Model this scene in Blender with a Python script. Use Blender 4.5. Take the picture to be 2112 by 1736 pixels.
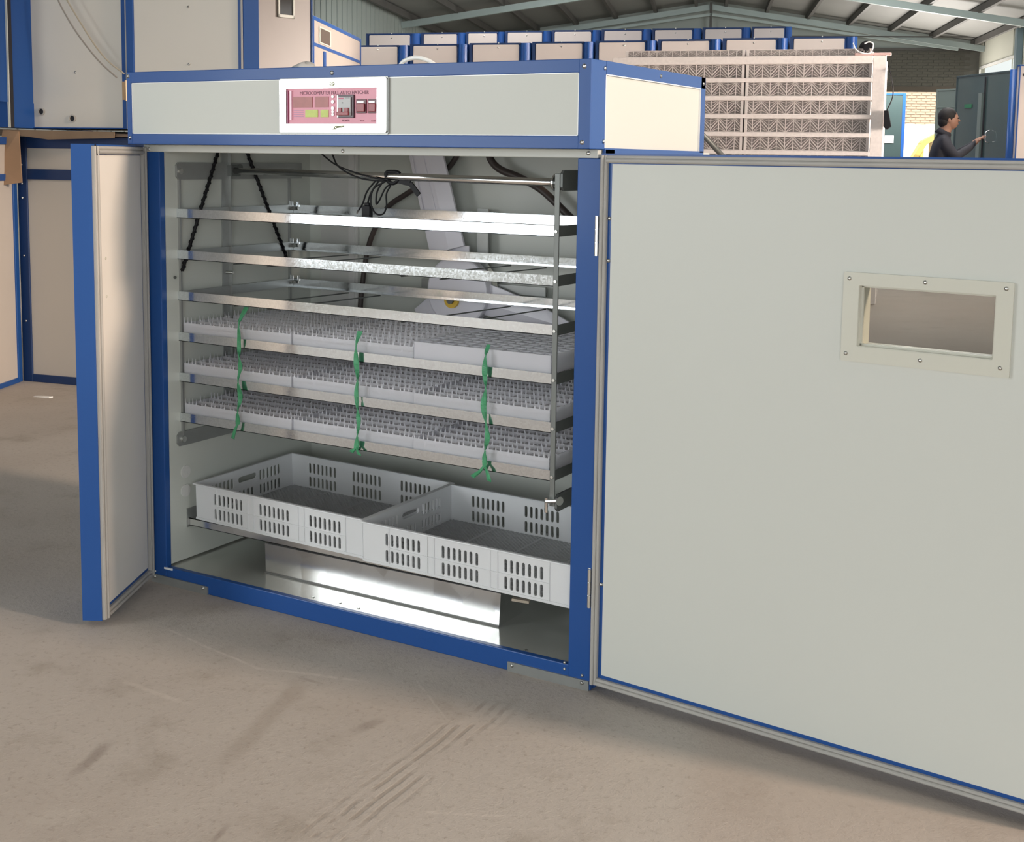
import bpy, bmesh, math, random
from math import sin, cos, pi, sqrt, atan2
from mathutils import Vector, Matrix
random.seed(7)
S = bpy.context.scene
COL = S.collection
for o in list(bpy.data.objects): bpy.data.objects.remove(o)

# ------------------------------------------------------------------ camera
F_PX, PX, PY = 2540.69, 46.27, -259.24
CAM = Vector((2.4262, -2.2554, 1.1240)); YAW, PITCH, ROLL = 0.5152, 0.1099, 0.0155
fw = Vector((-sin(YAW)*cos(PITCH), cos(YAW)*cos(PITCH), -sin(PITCH)))
r0 = Vector((cos(YAW), sin(YAW), 0)); u0 = r0.cross(fw)
rt = r0*cos(ROLL) + u0*sin(ROLL); up = -r0*sin(ROLL) + u0*cos(ROLL)
cam_d = bpy.data.cameras.new('camera'); cam = bpy.data.objects.new('camera', cam_d); COL.objects.link(cam)
M = Matrix((rt, up, -fw)).transposed().to_4x4(); M.translation = CAM; cam.matrix_world = M
cam_d.sensor_width = 36; cam_d.sensor_fit = 'HORIZONTAL'; cam_d.lens = F_PX/2112*36
cam_d.shift_x = -PX/2112; cam_d.shift_y = PY/2112; cam_d.clip_end = 300; cam_d.clip_start = 0.05
S.camera = cam

# ------------------------------------------------------------------ light, world, exposure
S.view_settings.view_transform = 'Standard'; S.view_settings.look = 'None'
S.view_settings.gamma = 1; S.view_settings.use_curve_mapping = False
S.view_settings.exposure = 0.0
W = bpy.data.worlds.new('sky'); S.world = W; W.use_nodes = True
W.node_tree.nodes['Background'].inputs[0].default_value = (0.93, 0.97, 1.0, 1)
W.node_tree.nodes['Background'].inputs[1].default_value = 2.2

TH = 0.379                                  # the shed's long axis against the incubator
UD = Vector((cos(TH), sin(TH), 0)); VD = Vector((-sin(TH), cos(TH), 0))
SHED0 = Vector((CAM.x, CAM.y, 0))
SHED = Matrix.Translation(SHED0) @ Matrix.Rotation(TH, 4, 'Z')
def sp(u, v, z=0.0): return SHED0 + UD*u + VD*v + Vector((0, 0, z))
HALF, EAVE, RIDGE, VN, VF = 6.25, 4.0, 4.95, -6.0, 30.4

def area(name, loc, direction, sx, sy, power, color):
    l = bpy.data.lights.new(name, 'AREA'); l.shape = 'RECTANGLE'; l.size = sx; l.size_y = sy
    l.energy = power; l.color = color
    o = bpy.data.objects.new(name, l); COL.objects.link(o); o.location = loc
    o.rotation_euler = Vector(direction).to_track_quat('-Z', 'Y').to_euler()
    return o
# daylight in the doorway of the left wall, low sun on the right, daylight in both end gateways, added fill lamps
area('side_opening_daylight', sp(-6.05, -1.1, 1.8), UD, 3.2, 2.55, 120, (0.95, 0.99, 1.0))
area('low_sunlight', (18.0, 1.5, 6.2), Vector((0.3, 0, 0.6))-Vector((18.0, 1.5, 6.2)), 1.6, 1.4, 3100, (1.0, 0.77, 0.59))   # low winter sun glow outside the wide high opening on the right
area('roof_fill_near', sp(-2.9, 1.0, 4.25), (0, 0, -1), 1.2, 6, 15, (0.95, 1.0, 0.97))  # added fill lamp under the unseen part of the roof
area('roof_fill_near', sp(2.9, 2.3, 4.25), (0, 0, -1), 1.2, 4.4, 70, (1.0, 0.97, 0.93))  # added fill lamp on the right, also under the unseen roof
area('rack_fill', sp(6.1, 8.6, 1.7), (sp(0.0, 10.2, 2.0)-sp(6.1, 8.6, 1.7)), 2.6, 1.8, 150, (1.0, 0.86, 0.76)).data.spread = math.radians(45)  # added fill for the crate rack, with a wall opening added for it
area('near_gate_daylight', sp(0.3, -5.8, 1.25), VD, 6.0, 2.3, 122, (0.94, 1.0, 1.0))
for u_ in (-2.9, 2.9):
    area('roof_fill_far', sp(u_, 14, 4.2), (0, 0, -1), 1.2, 8, 260, (1.0, 0.97, 0.95))  # added fill lamps that brighten the far half of the shed
    area('roof_fill_end', sp(u_, 19.4, 4.2), VD*0.9-Vector((0, 0, 1)), 1.2, 4.4, 640 if u_ > 0 else 330, (0.96, 1.0, 0.97))  # added fill aimed at the far gable from outside the view
area('far_gate_daylight', sp(4.6, 30.0, 1.4), -VD+Vector((0, 0, 0.15)), 2.4, 2.4, 330, (1.0, 0.95, 0.88))
sun_d = bpy.data.lights.new('sun', 'SUN'); sun_d.energy = 5.0; sun_d.angle = 0.01; sun_d.color = (1.0, 0.93, 0.82)
sun = bpy.data.objects.new('sun', sun_d); COL.objects.link(sun)
sun.rotation_euler = (VD*0.62 + UD*0.10 - Vector((0, 0, 0.78))).to_track_quat('-Z', 'Y').to_euler()
sun.location = sp(0, 0, 12)

# ------------------------------------------------------------------ materials
MATS = {}
def nodemat(name):
    m = bpy.data.materials.new(name); m.use_nodes = True
    return m, m.node_tree.nodes, m.node_tree.links, m.node_tree.nodes['Principled BSDF']
def mat(name, col, rough=0.5, metal=0.0, var=0.0, vscale=6.0, bump=0.0, bscale=60.0, coat=0.0, trans=0.0, spec=None, rvar=0.0, stretch=(1, 1, 1)):
    if name in MATS: return MATS[name]
    m, N, L, P = nodemat(name)
    P.inputs['Base Color'].default_value = (*col, 1); P.inputs['Roughness'].default_value = rough
    P.inputs['Metallic'].default_value = metal
    if coat: P.inputs['Coat Weight'].default_value = coat; P.inputs['Coat Roughness'].default_value = 0.12
    if trans: P.inputs['Transmission Weight'].default_value = trans
    if spec is not None: P.inputs['Specular IOR Level'].default_value = spec
    tc = N.new('ShaderNodeTexCoord'); mp = N.new('ShaderNodeMapping'); mp.inputs['Scale'].default_value = stretch
    L.new(tc.outputs['Object'], mp.inputs[0])
    if var or rvar:
        n = N.new('ShaderNodeTexNoise'); n.inputs['Scale'].default_value = vscale; n.inputs['Detail'].default_value = 5
        L.new(mp.outputs[0], n.inputs['Vector'])
        if var:
            mx = N.new('ShaderNodeMix'); mx.data_type = 'RGBA'
            a = tuple(max(0, c*(1-var)) for c in col); b = tuple(min(1, c*(1+var)) for c in col)
            mx.inputs[6].default_value = (*a, 1); mx.inputs[7].default_value = (*b, 1)
            L.new(n.outputs[0], mx.inputs[0]); L.new(mx.outputs[2], P.inputs['Base Color'])
        if rvar:
            mr = N.new('ShaderNodeMapRange'); mr.inputs[1].default_value = 0.3; mr.inputs[2].default_value = 0.7
            mr.inputs[3].default_value = max(0, rough-rvar); mr.inputs[4].default_value = rough+rvar
            L.new(n.outputs[0], mr.inputs[0]); L.new(mr.outputs[0], P.inputs['Roughness'])
    if bump:
        n2 = N.new('ShaderNodeTexNoise'); n2.inputs['Scale'].default_value = bscale; n2.inputs['Detail'].default_value = 3
        L.new(mp.outputs[0], n2.inputs['Vector'])
        b = N.new('ShaderNodeBump'); b.inputs['Strength'].default_value = bump; b.inputs['Distance'].default_value = 0.002
        L.new(n2.outputs[0], b.inputs['Height']); L.new(b.outputs[0], P.inputs['Normal'])
    MATS[name] = m
    return m
def galvanised(name, col=(0.62, 0.64, 0.66), rough=0.24, cell=120.0, bump=0.12):
    m, N, L, P = nodemat(name)
    P.inputs['Metallic'].default_value = 1.0
    tc = N.new('ShaderNodeTexCoord'); vo = N.new('ShaderNodeTexVoronoi'); vo.inputs['Scale'].default_value = cell
    L.new(tc.outputs['Object'], vo.inputs['Vector'])
    sp_ = N.new('ShaderNodeSeparateColor'); L.new(vo.outputs['Color'], sp_.inputs[0])
    mx = N.new('ShaderNodeMix'); mx.data_type = 'RGBA'
    mx.inputs[6].default_value = (*[c*0.93 for c in col], 1); mx.inputs[7].default_value = (*[min(1, c*1.06) for c in col], 1)
    L.new(sp_.outputs[0], mx.inputs[0]); L.new(mx.outputs[2], P.inputs['Base Color'])
    mr = N.new('ShaderNodeMapRange'); mr.inputs[3].default_value = rough*0.8; mr.inputs[4].default_value = rough*1.25
    L.new(sp_.outputs[1], mr.inputs[0]); L.new(mr.outputs[0], P.inputs['Roughness'])
    n = N.new('ShaderNodeTexNoise'); n.inputs['Scale'].default_value = 25; L.new(tc.outputs['Object'], n.inputs['Vector'])
    b = N.new('ShaderNodeBump'); b.inputs['Strength'].default_value = bump; b.inputs['Distance'].default_value = 0.003
    L.new(n.outputs[0], b.inputs['Height']); L.new(b.outputs[0], P.inputs['Normal'])
    MATS[name] = m
    return m
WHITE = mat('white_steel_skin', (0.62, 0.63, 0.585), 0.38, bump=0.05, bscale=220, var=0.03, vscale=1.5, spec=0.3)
WHITE_LIT = mat('sunlit_white_skin', (0.76, 0.73, 0.68), 0.38, bump=0.05, bscale=220, var=0.04, vscale=1.2)  # same white skin, raised and warmed to carry sunlight on the narrow door
UPPER = mat('upper_lit_skin', (0.66, 0.62, 0.56), 0.40, var=0.05, vscale=1.5)  # lighter copy of the dull skin; the missing light is in the colour
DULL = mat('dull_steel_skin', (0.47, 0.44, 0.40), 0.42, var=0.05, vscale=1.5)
BLUE = mat('blue_coated_steel', (0.016, 0.078, 0.285), 0.34, var=0.06, vscale=3, coat=0.08, spec=0.35)
NAVY = mat('dark_blue_coated_steel', (0.009, 0.032, 0.110), 0.36, var=0.08, vscale=3)
GASKET = mat('grey_rubber_seal', (0.40, 0.385, 0.36), 0.55, var=0.12, vscale=14, bump=0.1)
DKGAP = mat('dark_gap', (0.02, 0.02, 0.025), 0.8)
GALV = galvanised('spangled_galvanised_steel', (0.76, 0.79, 0.82), 0.12, 260, 0.025)
GALVD = mat('dull_galvanised_steel', (0.34, 0.35, 0.34), 0.40, 0.55, var=0.10, vscale=30)
MATS['dull_galvanised_steel'] = GALVD
SHEET = galvanised('bright_tin_sheet', (0.80, 0.80, 0.80), 0.20, 12, 0.03)
GALVU = mat('grey_zinc_upright', (0.20, 0.21, 0.20), 0.45, 0.5, var=0.08)
CHROME = mat('polished_steel', (0.75, 0.75, 0.75), 0.12, 1.0)
SCREW = mat('zinc_screw', (0.75, 0.75, 0.72), 0.28, 1.0)
IRON = mat('dark_iron', (0.17, 0.18, 0.175), 0.5, 0.6, var=0.1)
INNER = mat('grey_inner_lining', (0.55, 0.57, 0.525), 0.30, var=0.05, vscale=3, bump=0.03, bscale=100)
FLOORIN = mat('glossy_inner_floor', (0.62, 0.63, 0.59), 0.15, 0.5, var=0.05, vscale=4, bump=0.06, bscale=14)
BLACK = mat('black_rubber', (0.008, 0.008, 0.010), 0.5, spec=0.25)
HOSE = mat('brown_black_hose', (0.055, 0.042, 0.04), 0.42)
FANP = mat('pale_lilac_plastic', (0.78, 0.76, 0.82), 0.3, var=0.03)
IVORY = mat('ivory_plastic', (0.62, 0.61, 0.53), 0.28, coat=0.2)
WPL = mat('white_glossy_plastic', (0.92, 0.92, 0.90), 0.18, coat=0.5)
YEL = mat('yellow_plastic', (0.75, 0.48, 0.05), 0.4)
GREEN = mat('green_twine', (0.06, 0.30, 0.14), 0.45, var=0.25, vscale=60)
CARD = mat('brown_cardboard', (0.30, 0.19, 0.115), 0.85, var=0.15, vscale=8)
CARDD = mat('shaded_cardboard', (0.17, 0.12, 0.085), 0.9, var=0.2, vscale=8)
def plastic(name, col, tr):
    m, N, L, P = nodemat(name); P.inputs['Base Color'].default_value = (*col, 1); P.inputs['Roughness'].default_value = 0.3
    t = N.new('ShaderNodeBsdfTranslucent'); t.inputs[0].default_value = (*col, 1)
    mx = N.new('ShaderNodeMixShader'); mx.inputs[0].default_value = tr
    L.new(P.outputs[0], mx.inputs[1]); L.new(t.outputs[0], mx.inputs[2]); L.new(mx.outputs[0], N['Material Output'].inputs[0])
    return m
TRAY = plastic('translucent_white_plastic', (0.93, 0.93, 0.96), 0.6)
TRAYG = plastic('milky_grey_plastic', (0.90, 0.89, 0.91), 0.5)
CRATE = plastic('white_basket_plastic', (0.86, 0.87, 0.88), 0.2)
CRATEW = plastic('sunlit_crate_plastic', (0.80, 0.74, 0.71), 0.15)  # crate plastic brightened and warmed, sunlight in the colour
def glass(name, tint, refl=0.12):
    m, N, L, P = nodemat(name)
    t = N.new('ShaderNodeBsdfTransparent'); t.inputs[0].default_value = (*tint, 1)
    g = N.new('ShaderNodeBsdfGlossy'); g.inputs['Roughness'].default_value = 0.03
    fr = N.new('ShaderNodeFresnel'); fr.inputs[0].default_value = 1.45
    mx = N.new('ShaderNodeMixShader'); ge = N.new('ShaderNodeNewGeometry'); iv = N.new('ShaderNodeMath'); iv.operation = 'SUBTRACT'; iv.inputs[0].default_value = 1.0; L.new(ge.outputs['Backfacing'], iv.inputs[1])
    ml = N.new('ShaderNodeMath'); ml.operation = 'MULTIPLY'; L.new(fr.outputs[0], ml.inputs[0]); L.new(iv.outputs[0], ml.inputs[1]); L.new(ml.outputs[0], mx.inputs[0])
    L.new(t.outputs[0], mx.inputs[1]); L.new(g.outputs[0], mx.inputs[2]); L.new(mx.outputs[0], N['Material Output'].inputs[0])
    return m
GLASS = glass('window_glass', (0.78, 0.79, 0.77))

# ------------------------------------------------------------------ mesh helpers
class MB:
    def __init__(s): s.v = []; s.f = []
    def add(s, vs, fs, m=None):
        n = len(s.v); s.v += [tuple(m @ Vector(p)) if m else tuple(p) for p in vs]; s.f += [tuple(n+i for i in q) for q in fs]; return s
    def box(s, a, b, m=None):
        x0, x1 = sorted((a[0], b[0])); y0, y1 = sorted((a[1], b[1])); z0, z1 = sorted((a[2], b[2]))
        return s.add([(x0,y0,z0),(x1,y0,z0),(x1,y1,z0),(x0,y1,z0),(x0,y0,z1),(x1,y0,z1),(x1,y1,z1),(x0,y1,z1)],
                     [(0,3,2,1),(4,5,6,7),(0,1,5,4),(1,2,6,5),(2,3,7,6),(3,0,4,7)], m)
    def bar(s, p, q, w, h, m=None, upv=(0, 0, 1)):
        p = Vector(p); q = Vector(q); d = (q-p).normalized(); u = Vector(upv)
        if abs(d.dot(u)) > 0.99: u = Vector((1, 0, 0))
        r = d.cross(u).normalized()*w/2; t = r.cross(d).normalized()*h/2
        vs = [p-r-t, p+r-t, p+r+t, p-r+t, q-r-t, q+r-t, q+r+t, q-r+t]
        return s.add(vs, [(0,1,2,3),(4,7,6,5),(0,4,5,1),(1,5,6,2),(2,6,7,3),(3,7,4,0)], m)
    def tube(s, pts, r, seg=8, m=None, radii=None):
        pts = [Vector(p) for p in pts]; n = len(pts); vs = []; fs = []
        d = (pts[1]-pts[0]).normalized(); a = d.orthogonal().normalized()
        for i, p in enumerate(pts):
            d = (pts[min(i+1, n-1)]-pts[max(i-1, 0)]).normalized()
            a = (a - d*a.dot(d)).normalized(); b = d.cross(a)
            rr = radii[i] if radii else r
            for k in range(seg):
                t = 2*pi*k/seg; vs.append(p + a*cos(t)*rr + b*sin(t)*rr)
        for i in range(n-1):
            for k in range(seg):
                k2 = (k+1) % seg
                fs.append((i*seg+k, i*seg+k2, (i+1)*seg+k2, (i+1)*seg+k))
        fs.append(tuple(range(seg))[::-1]); fs.append(tuple((n-1)*seg+k for k in range(seg)))
        return s.add(vs, fs, m)
    def cyl(s, p, q, r, seg=16, m=None, r2=None): return s.tube([p, q], r, seg, m, [r, r2 if r2 is not None else r])
    def prism(s, poly, y0, y1, m=None):
        """poly in (x,z), extruded along y"""
        n = len(poly); vs = [(x, y0, z) for x, z in poly] + [(x, y1, z) for x, z in poly]
        fs = [tuple(range(n)), tuple(range(2*n-1, n-1, -1))] + [(i, n+i, n+(i+1) % n, (i+1) % n) for i in range(n)]
        return s.add(vs, fs, m)
    def mesh(s, name):
        me = bpy.data.meshes.new(name); me.from_pydata(s.v, [], s.f); me.update()
        bm = bmesh.new(); bm.from_mesh(me); bmesh.ops.recalc_face_normals(bm, faces=bm.faces); bm.to_mesh(me); bm.free()
        return me
    def build(s, name, m, parent=None, bevel=0.0, smooth=False, label=None, mw=None):
        return link(name, s.mesh(name), m, parent, bevel, smooth, label, mw)
def link(name, me, m, parent=None, bevel=0.0, smooth=False, label=None, mw=None):
    if m is not None and not me.materials: me.materials.append(m)
    o = bpy.data.objects.new(name, me); COL.objects.link(o)
    if parent: o.parent = parent
    if mw is not None: o.matrix_local = mw
    if smooth: me.shade_smooth()
    if bevel:
        b = o.modifiers.new('bevel', 'BEVEL'); b.width = bevel; b.segments = 2; b.limit_method = 'ANGLE'; b.angle_limit = 0.7
    if label: o['label'] = label
    return o
def thing(name, label, cat, loc=(0, 0, 0), rz=0.0, group=None, mw=None):
    o = bpy.data.objects.new(name, None); COL.objects.link(o); o.empty_display_size = 0.05
    if mw is not None: o.matrix_world = mw
    else: o.location = loc; o.rotation_euler = (0, 0, rz)
    o['label'] = label; o['category'] = cat
    if group: o['group'] = group
    return o
def tag(o, label, cat, group=None):
    o['label'] = label; o['category'] = cat
    if group: o['group'] = group
    return o
def structure(o): o['kind'] = 'structure'; return o
def kids(o): return [c for c in bpy.data.objects if c.parent == o]
def dup(o, mw=None, parent=None, label=None):
    c = o.copy(); COL.objects.link(c)
    if parent is not None: c.parent = parent
    if mw is not None: c.matrix_world = mw
    if label: c['label'] = label
    for k in kids(o): 
        if k is not c: dup(k, None, c)
    return c
def smooth_path(pts, n=6):
    pts = [Vector(p) for p in pts]; out = []
    P = [pts[0]*2-pts[1]] + pts + [pts[-1]*2-pts[-2]]
    for i in range(1, len(P)-2):
        for k in range(n):
            t = k/n; a, b, c, d = P[i-1], P[i], P[i+1], P[i+2]
            out.append(0.5*((2*b)+(c-a)*t+(2*a-5*b+4*c-d)*t*t+(3*b-a-3*c+d)*t**3))
    out.append(pts[-1]); return out
def holed_plate(outer, holes, thick):
    """flat plate in the xy plane of the curve with real holes, thickness along z"""
    cu = bpy.data.curves.new('plate', 'CURVE'); cu.dimensions = '2D'; cu.fill_mode = 'BOTH'; cu.extrude = thick/2
    for loop in [outer] + holes:
        sl = cu.splines.new('POLY'); sl.points.add(len(loop)-1)
        for i, (x, y) in enumerate(loop): sl.points[i].co = (x, y, 0, 1)
        sl.use_cyclic_u = True
    o = bpy.data.objects.new('plate', cu); COL.objects.link(o)
    dg = bpy.context.evaluated_depsgraph_get(); dg.update()
    me = bpy.data.meshes.new_from_object(o.evaluated_get(dg))
    vs = [tuple(v.co) for v in me.vertices]; fs = [tuple(p.vertices) for p in me.polygons]
    bpy.data.objects.remove(o); bpy.data.curves.remove(cu); bpy.data.meshes.remove(me)
    return vs, fs
def text_mesh(body, size, m, name, parent, loc, rot, align='CENTER', squeeze=1.0, label=None):
    cu = bpy.data.curves.new('t', 'FONT'); cu.body = body; cu.size = size; cu.align_x = align; cu.align_y = 'CENTER'; cu.extrude = 0.0002
    o = bpy.data.objects.new('t', cu); COL.objects.link(o)
    dg = bpy.context.evaluated_depsgraph_get(); dg.update()
    me = bpy.data.meshes.new_from_object(o.evaluated_get(dg)); bpy.data.objects.remove(o)
    t = link(name, me, m, parent); t.location = loc; t.rotation_euler = rot; t.scale = (squeeze, 1, 1)
    if label: t['label'] = label
    return t
def rrect(x0, y0, x1, y1, r, n=4):
    out = []
    for cx, cy, a in ((x1-r, y0+r, -pi/2), (x1-r, y1-r, 0), (x0+r, y1-r, pi/2), (x0+r, y0+r, pi)):
        for k in range(n+1):
            t = a + (pi/2)*k/n; out.append((cx+r*cos(t), cy+r*sin(t)))
    return out
_sb = MB()
_sb.cyl((0, 0, 0), (0, -0.0016, 0), 0.0048, 14); _sb.cyl((0, -0.0016, 0), (0, -0.0034, 0), 0.0042, 14, None, 0.0022)
SCREW_ME = _sb.mesh('screw'); SCREW_ME.materials.append(SCREW); SCREW_ME.shade_smooth()
def screw(parent, p, rz=0.0, s=1.0):
    o = bpy.data.objects.new('screw', SCREW_ME); COL.objects.link(o); o.parent = parent
    o.location = p; o.rotation_euler = (0, 0, rz); o.scale = (s, s, s); return o
#%%STRUCT
# ------------------------------------------------------------------ the shed
def floor_material():
    m, N, L, P = nodemat('dusty_concrete'); P.inputs['Roughness'].default_value = 0.72; P.inputs['Specular IOR Level'].default_value = 0.35
    tc = N.new('ShaderNodeTexCoord')
    def noise(scale, detail=6, rough=0.6, vec=None):
        n = N.new('ShaderNodeTexNoise'); n.inputs['Scale'].default_value = scale; n.inputs['Detail'].default_value = detail
        n.inputs['Roughness'].default_value = rough; L.new(vec or tc.outputs['Object'], n.inputs['Vector']); return n
    def mix(a, b, f, blend='MIX'):
        x = N.new('ShaderNodeMix'); x.data_type = 'RGBA'; x.blend_type = blend
        for s_, i in ((a, 6), (b, 7)):
            if isinstance(s_, tuple): x.inputs[i].default_value = (*s_, 1)
            else: L.new(s_, x.inputs[i])
        if isinstance(f, float): x.inputs[0].default_value = f
        else: L.new(f, x.inputs[0])
        return x.outputs[2]
    def math_(op, a, b=None, c=None):
        x = N.new('ShaderNodeMath'); x.operation = op
        for i, s_ in enumerate((a, b, c)):
            if s_ is None: continue
            if isinstance(s_, (int, float)): x.inputs[i].default_value = s_
            else: L.new(s_, x.inputs[i])
        return x.outputs[0]
    def rng(v, a, b, c=0.0, d=1.0):
        x = N.new('ShaderNodeMapRange'); x.interpolation_type = 'SMOOTHSTEP'
        for i, s_ in enumerate((a, b, c, d)): x.inputs[i+1].default_value = s_
        L.new(v, x.inputs[0]); return x.outputs[0]
    big = noise(0.9, 4, 0.5); mid = noise(5, 8, 0.65); fine = noise(70, 4, 0.7); speck = noise(240, 2, 0.6)
    c = mix((0.400, 0.352, 0.308), (0.455, 0.413, 0.372), rng(big.outputs[0], 0.35, 0.65))
    c = mix(c, (0.340, 0.300, 0.256), rng(mid.outputs[0], 0.52, 0.72, 0, 0.75))
    c = mix(c, (0.480, 0.438, 0.390), rng(mid.outputs[0], 0.46, 0.30, 0, 0.5))
    c = mix(c, (0.27, 0.23, 0.19), rng(fine.outputs[0], 0.52, 0.72, 0, 0.5))
    sepx = N.new('ShaderNodeSeparateXYZ'); L.new(tc.outputs['Object'], sepx.inputs[0])
    warp = noise(3.0, 3, 0.5)
    wv = math_('MULTIPLY', math_('SUBTRACT', warp.outputs[0], 0.5), 0.03)
    def line(p, q, w, extend=0.0):
        """soft mask along a floor segment p-q, in metres"""
        dx, dy = q[0]-p[0], q[1]-p[1]; ln = sqrt(dx*dx+dy*dy); dx /= ln; dy /= ln
        X = math_('SUBTRACT', sepx.outputs[0], p[0]); Y = math_('SUBTRACT', sepx.outputs[1], p[1])
        s = math_('ADD', math_('MULTIPLY', X, dx), math_('MULTIPLY', Y, dy))
        d = math_('ADD', math_('ADD', math_('MULTIPLY', X, -dy), math_('MULTIPLY', Y, dx)), wv)
        a = math_('MULTIPLY', rng(s, -0.03, 0.03), rng(s, ln+0.05, ln-0.05))
        return math_('MULTIPLY', a, rng(math_('ABSOLUTE', d), w, w*0.2)), d
    # pale scratches left by dragged cabinets
    for p, q, w, k in (((0.28, -0.22), (0.62, -0.28), 0.006, 0.7), ((0.62, -0.28), (0.86, -0.21), 0.008, 0.8),
                       ((0.42, -0.48), (0.62, -0.49), 0.012, 0.45), ((1.28, -0.58), (1.42, -0.52), 0.006, 0.6),
                       ((0.95, -0.14), (1.1, -0.26), 0.004, 0.4), ((1.5, -0.62), (1.72, -0.50), 0.01, 0.35)):
        mk, _ = line(p, q, w)
        br = noise(40, 3); mk = math_('MULTIPLY', mk, rng(br.outputs[0], 0.35, 0.6, 0.2, 1.0))
        c = mix(c, (0.56, 0.51, 0.46), math_('MULTIPLY', mk, k))
    # tyre track: a band of fine parallel ribs
    mk, d = line((1.16, -0.16), (1.19, -0.88), 0.085)
    rib = math_('SINE', math_('MULTIPLY', d, 260.0))
    patch = noise(7, 3); mk = math_('MULTIPLY', mk, rng(patch.outputs[0], 0.40, 0.55))
    ribm = math_('MULTIPLY', mk, rng(rib, -0.2, 0.9))
    c = mix(c, (0.265, 0.225, 0.185), math_('MULTIPLY', ribm, 0.55))
    mk2, d2 = line((0.76, -0.30), (0.86, -0.62), 0.035)
    c = mix(c, (0.30, 0.255, 0.21), math_('MULTIPLY', mk2, 0.4))
    # dark scuffs
    for p, q, w in (((1.00, -0.35), (0.99, -0.40), 0.02), ((1.02, -0.80), (1.035, -0.85), 0.009), ((0.62, -0.70), (0.66, -0.80), 0.02), ((0.74, -0.27), (0.77, -0.27), 0.008)):
        mk3, _ = line(p, q, w)
        c = mix(c, (0.16, 0.125, 0.10), math_('MULTIPLY', mk3, 0.45))
    # a cast joint, the slab right of it pinker
    side = rng(math_('ADD', sepx.outputs[0], math_('MULTIPLY', sepx.outputs[1], 0.35)), 1.50, 1.60, 0.0, 0.5)
    c = mix(c, (0.405, 0.338, 0.290), side)
    L.new(c, P.inputs['Base Color'])
    h = math_('ADD', math_('MULTIPLY', mid.outputs[0], 0.6), math_('MULTIPLY', fine.outputs[0], 0.25))
    h = math_('ADD', h, math_('MULTIPLY', speck.outputs[0], 0.12)); h = math_('SUBTRACT', h, math_('MULTIPLY', ribm, 0.12))
    b = N.new('ShaderNodeBump'); b.inputs['Strength'].default_value = 0.7; b.inputs['Distance'].default_value = 0.007
    L.new(h, b.inputs['Height']); L.new(b.outputs[0], P.inputs['Normal'])
    return m
FLOORM = floor_material()
fl = MB()
fl.add([tuple(sp(u, v, 0)) for u, v in ((-HALF-6, VN-4), (HALF+6, VN-4), (HALF+6, VF+14), (-HALF-6, VF+14))], [(0, 1, 2, 3)])
fl.add([tuple(sp(u, v, -0.15)) for u, v in ((-HALF-6, VN-4), (HALF+6, VN-4), (HALF+6, VF+14), (-HALF-6, VF+14))], [(3, 2, 1, 0)])
structure(fl.build('floor', FLOORM))
CLAD = mat('grey_green_cladding', (0.30, 0.33, 0.31), 0.6, var=0.10, vscale=0.8, bump=0.2, bscale=5)
CLADR = mat('pale_cladding', (0.50, 0.50, 0.43), 0.6, var=0.06, vscale=1.0)
ROOFM = mat('grey_roof_sheet', (0.20, 0.20, 0.19), 0.6, var=0.12, vscale=1.0)
PURL = mat('rusty_dark_purlin', (0.075, 0.07, 0.065), 0.6, var=0.2, vscale=3)
RAFT = mat('galvanised_rafter', (0.32, 0.37, 0.36), 0.5, 0.3, var=0.15, vscale=2)
FILLSH = mat('pale_fill_sheet', (0.75, 0.78, 0.76), 0.5)
def wall_holes(L_, z1, holes, t):
    """wall in its own plane: x along, z up, holes (x0,z0,x1,z1)"""
    vs, fs = holed_plate([(0, 0), (L_, 0), (L_, z1), (0, z1)], [[(a, b), (c, b), (c, d), (a, d)] for a, b, c, d in holes], t)
    b = MB(); b.add([(x, z, y) for x, y, z in vs], fs); return b
def in_shed(o, u, v, rz=0.0): o.matrix_world = SHED @ Matrix.Translation((u, v, 0)) @ Matrix.Rotation(rz, 4, 'Z'); return o
LN = VF-VN
wl_ = wall_holes(LN, EAVE, [(3.3, 0.5, 6.5, 3.1)], 0.12); o = structure(wl_.build('wall_left', CLAD)); in_shed(o, -HALF-0.06, VN, pi/2)
rb = MB()
for k in range(120): rb.box((k*0.3+0.1, -0.075, 0.0 if not 3.2 < k*0.3+0.15 < 6.6 else 2.95), (k*0.3+0.13, -0.06, EAVE))
rb.build('cladding_rib', CLAD, o)
wr_ = wall_holes(LN, EAVE, [(2.6, 0.9, 9.6, 3.9), (13.2, 0.7, 16.2, 3.1), (32.9, 2.45, 36.3, 3.42)], 0.12); o = structure(wr_.build('wall_right', CLADR)); in_shed(o, HALF+0.06, VN, pi/2)
rb = MB()
for k in range(60, 121): 
    if not 33.2 < k*0.3+0.1 < 36.2: rb.box((k*0.3+0.1, 0.06, 0.0), (k*0.3+0.13, 0.08, EAVE))
rb.build('cladding_rib', CLADR, o)
w1 = structure(MB().build('window_1', WPL)); in_shed(w1, HALF, VN, pi/2)
fb = MB()
for a, b in (((32.9, -0.02, 2.45), (36.3, 0.02, 2.51)), ((32.9, -0.02, 3.36), (36.3, 0.02, 3.42)), ((32.9, -0.02, 2.45), (32.97, 0.02, 3.42)), ((36.23, -0.02, 2.45), (36.3, 0.02, 3.42))): fb.box(a, b)
fb.build('window_frame', WPL, w1)
MB().box((32.95, 0.0, 2.5), (36.25, 0.006, 3.38)).build('pane', GLASS, w1)
wn = wall_holes(2*HALF, EAVE, [(3.4, 0.02, 9.6, 3.3)], 0.12); o = structure(wn.build('wall_near', CLAD)); in_shed(o, -HALF, VN)
g = MB(); g.prism([(-HALF, EAVE), (HALF, EAVE), (0, RIDGE)], -0.05, 0.05); o2 = g.build('gable', CLAD, o); o2.location = (HALF, 0, 0)
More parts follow.
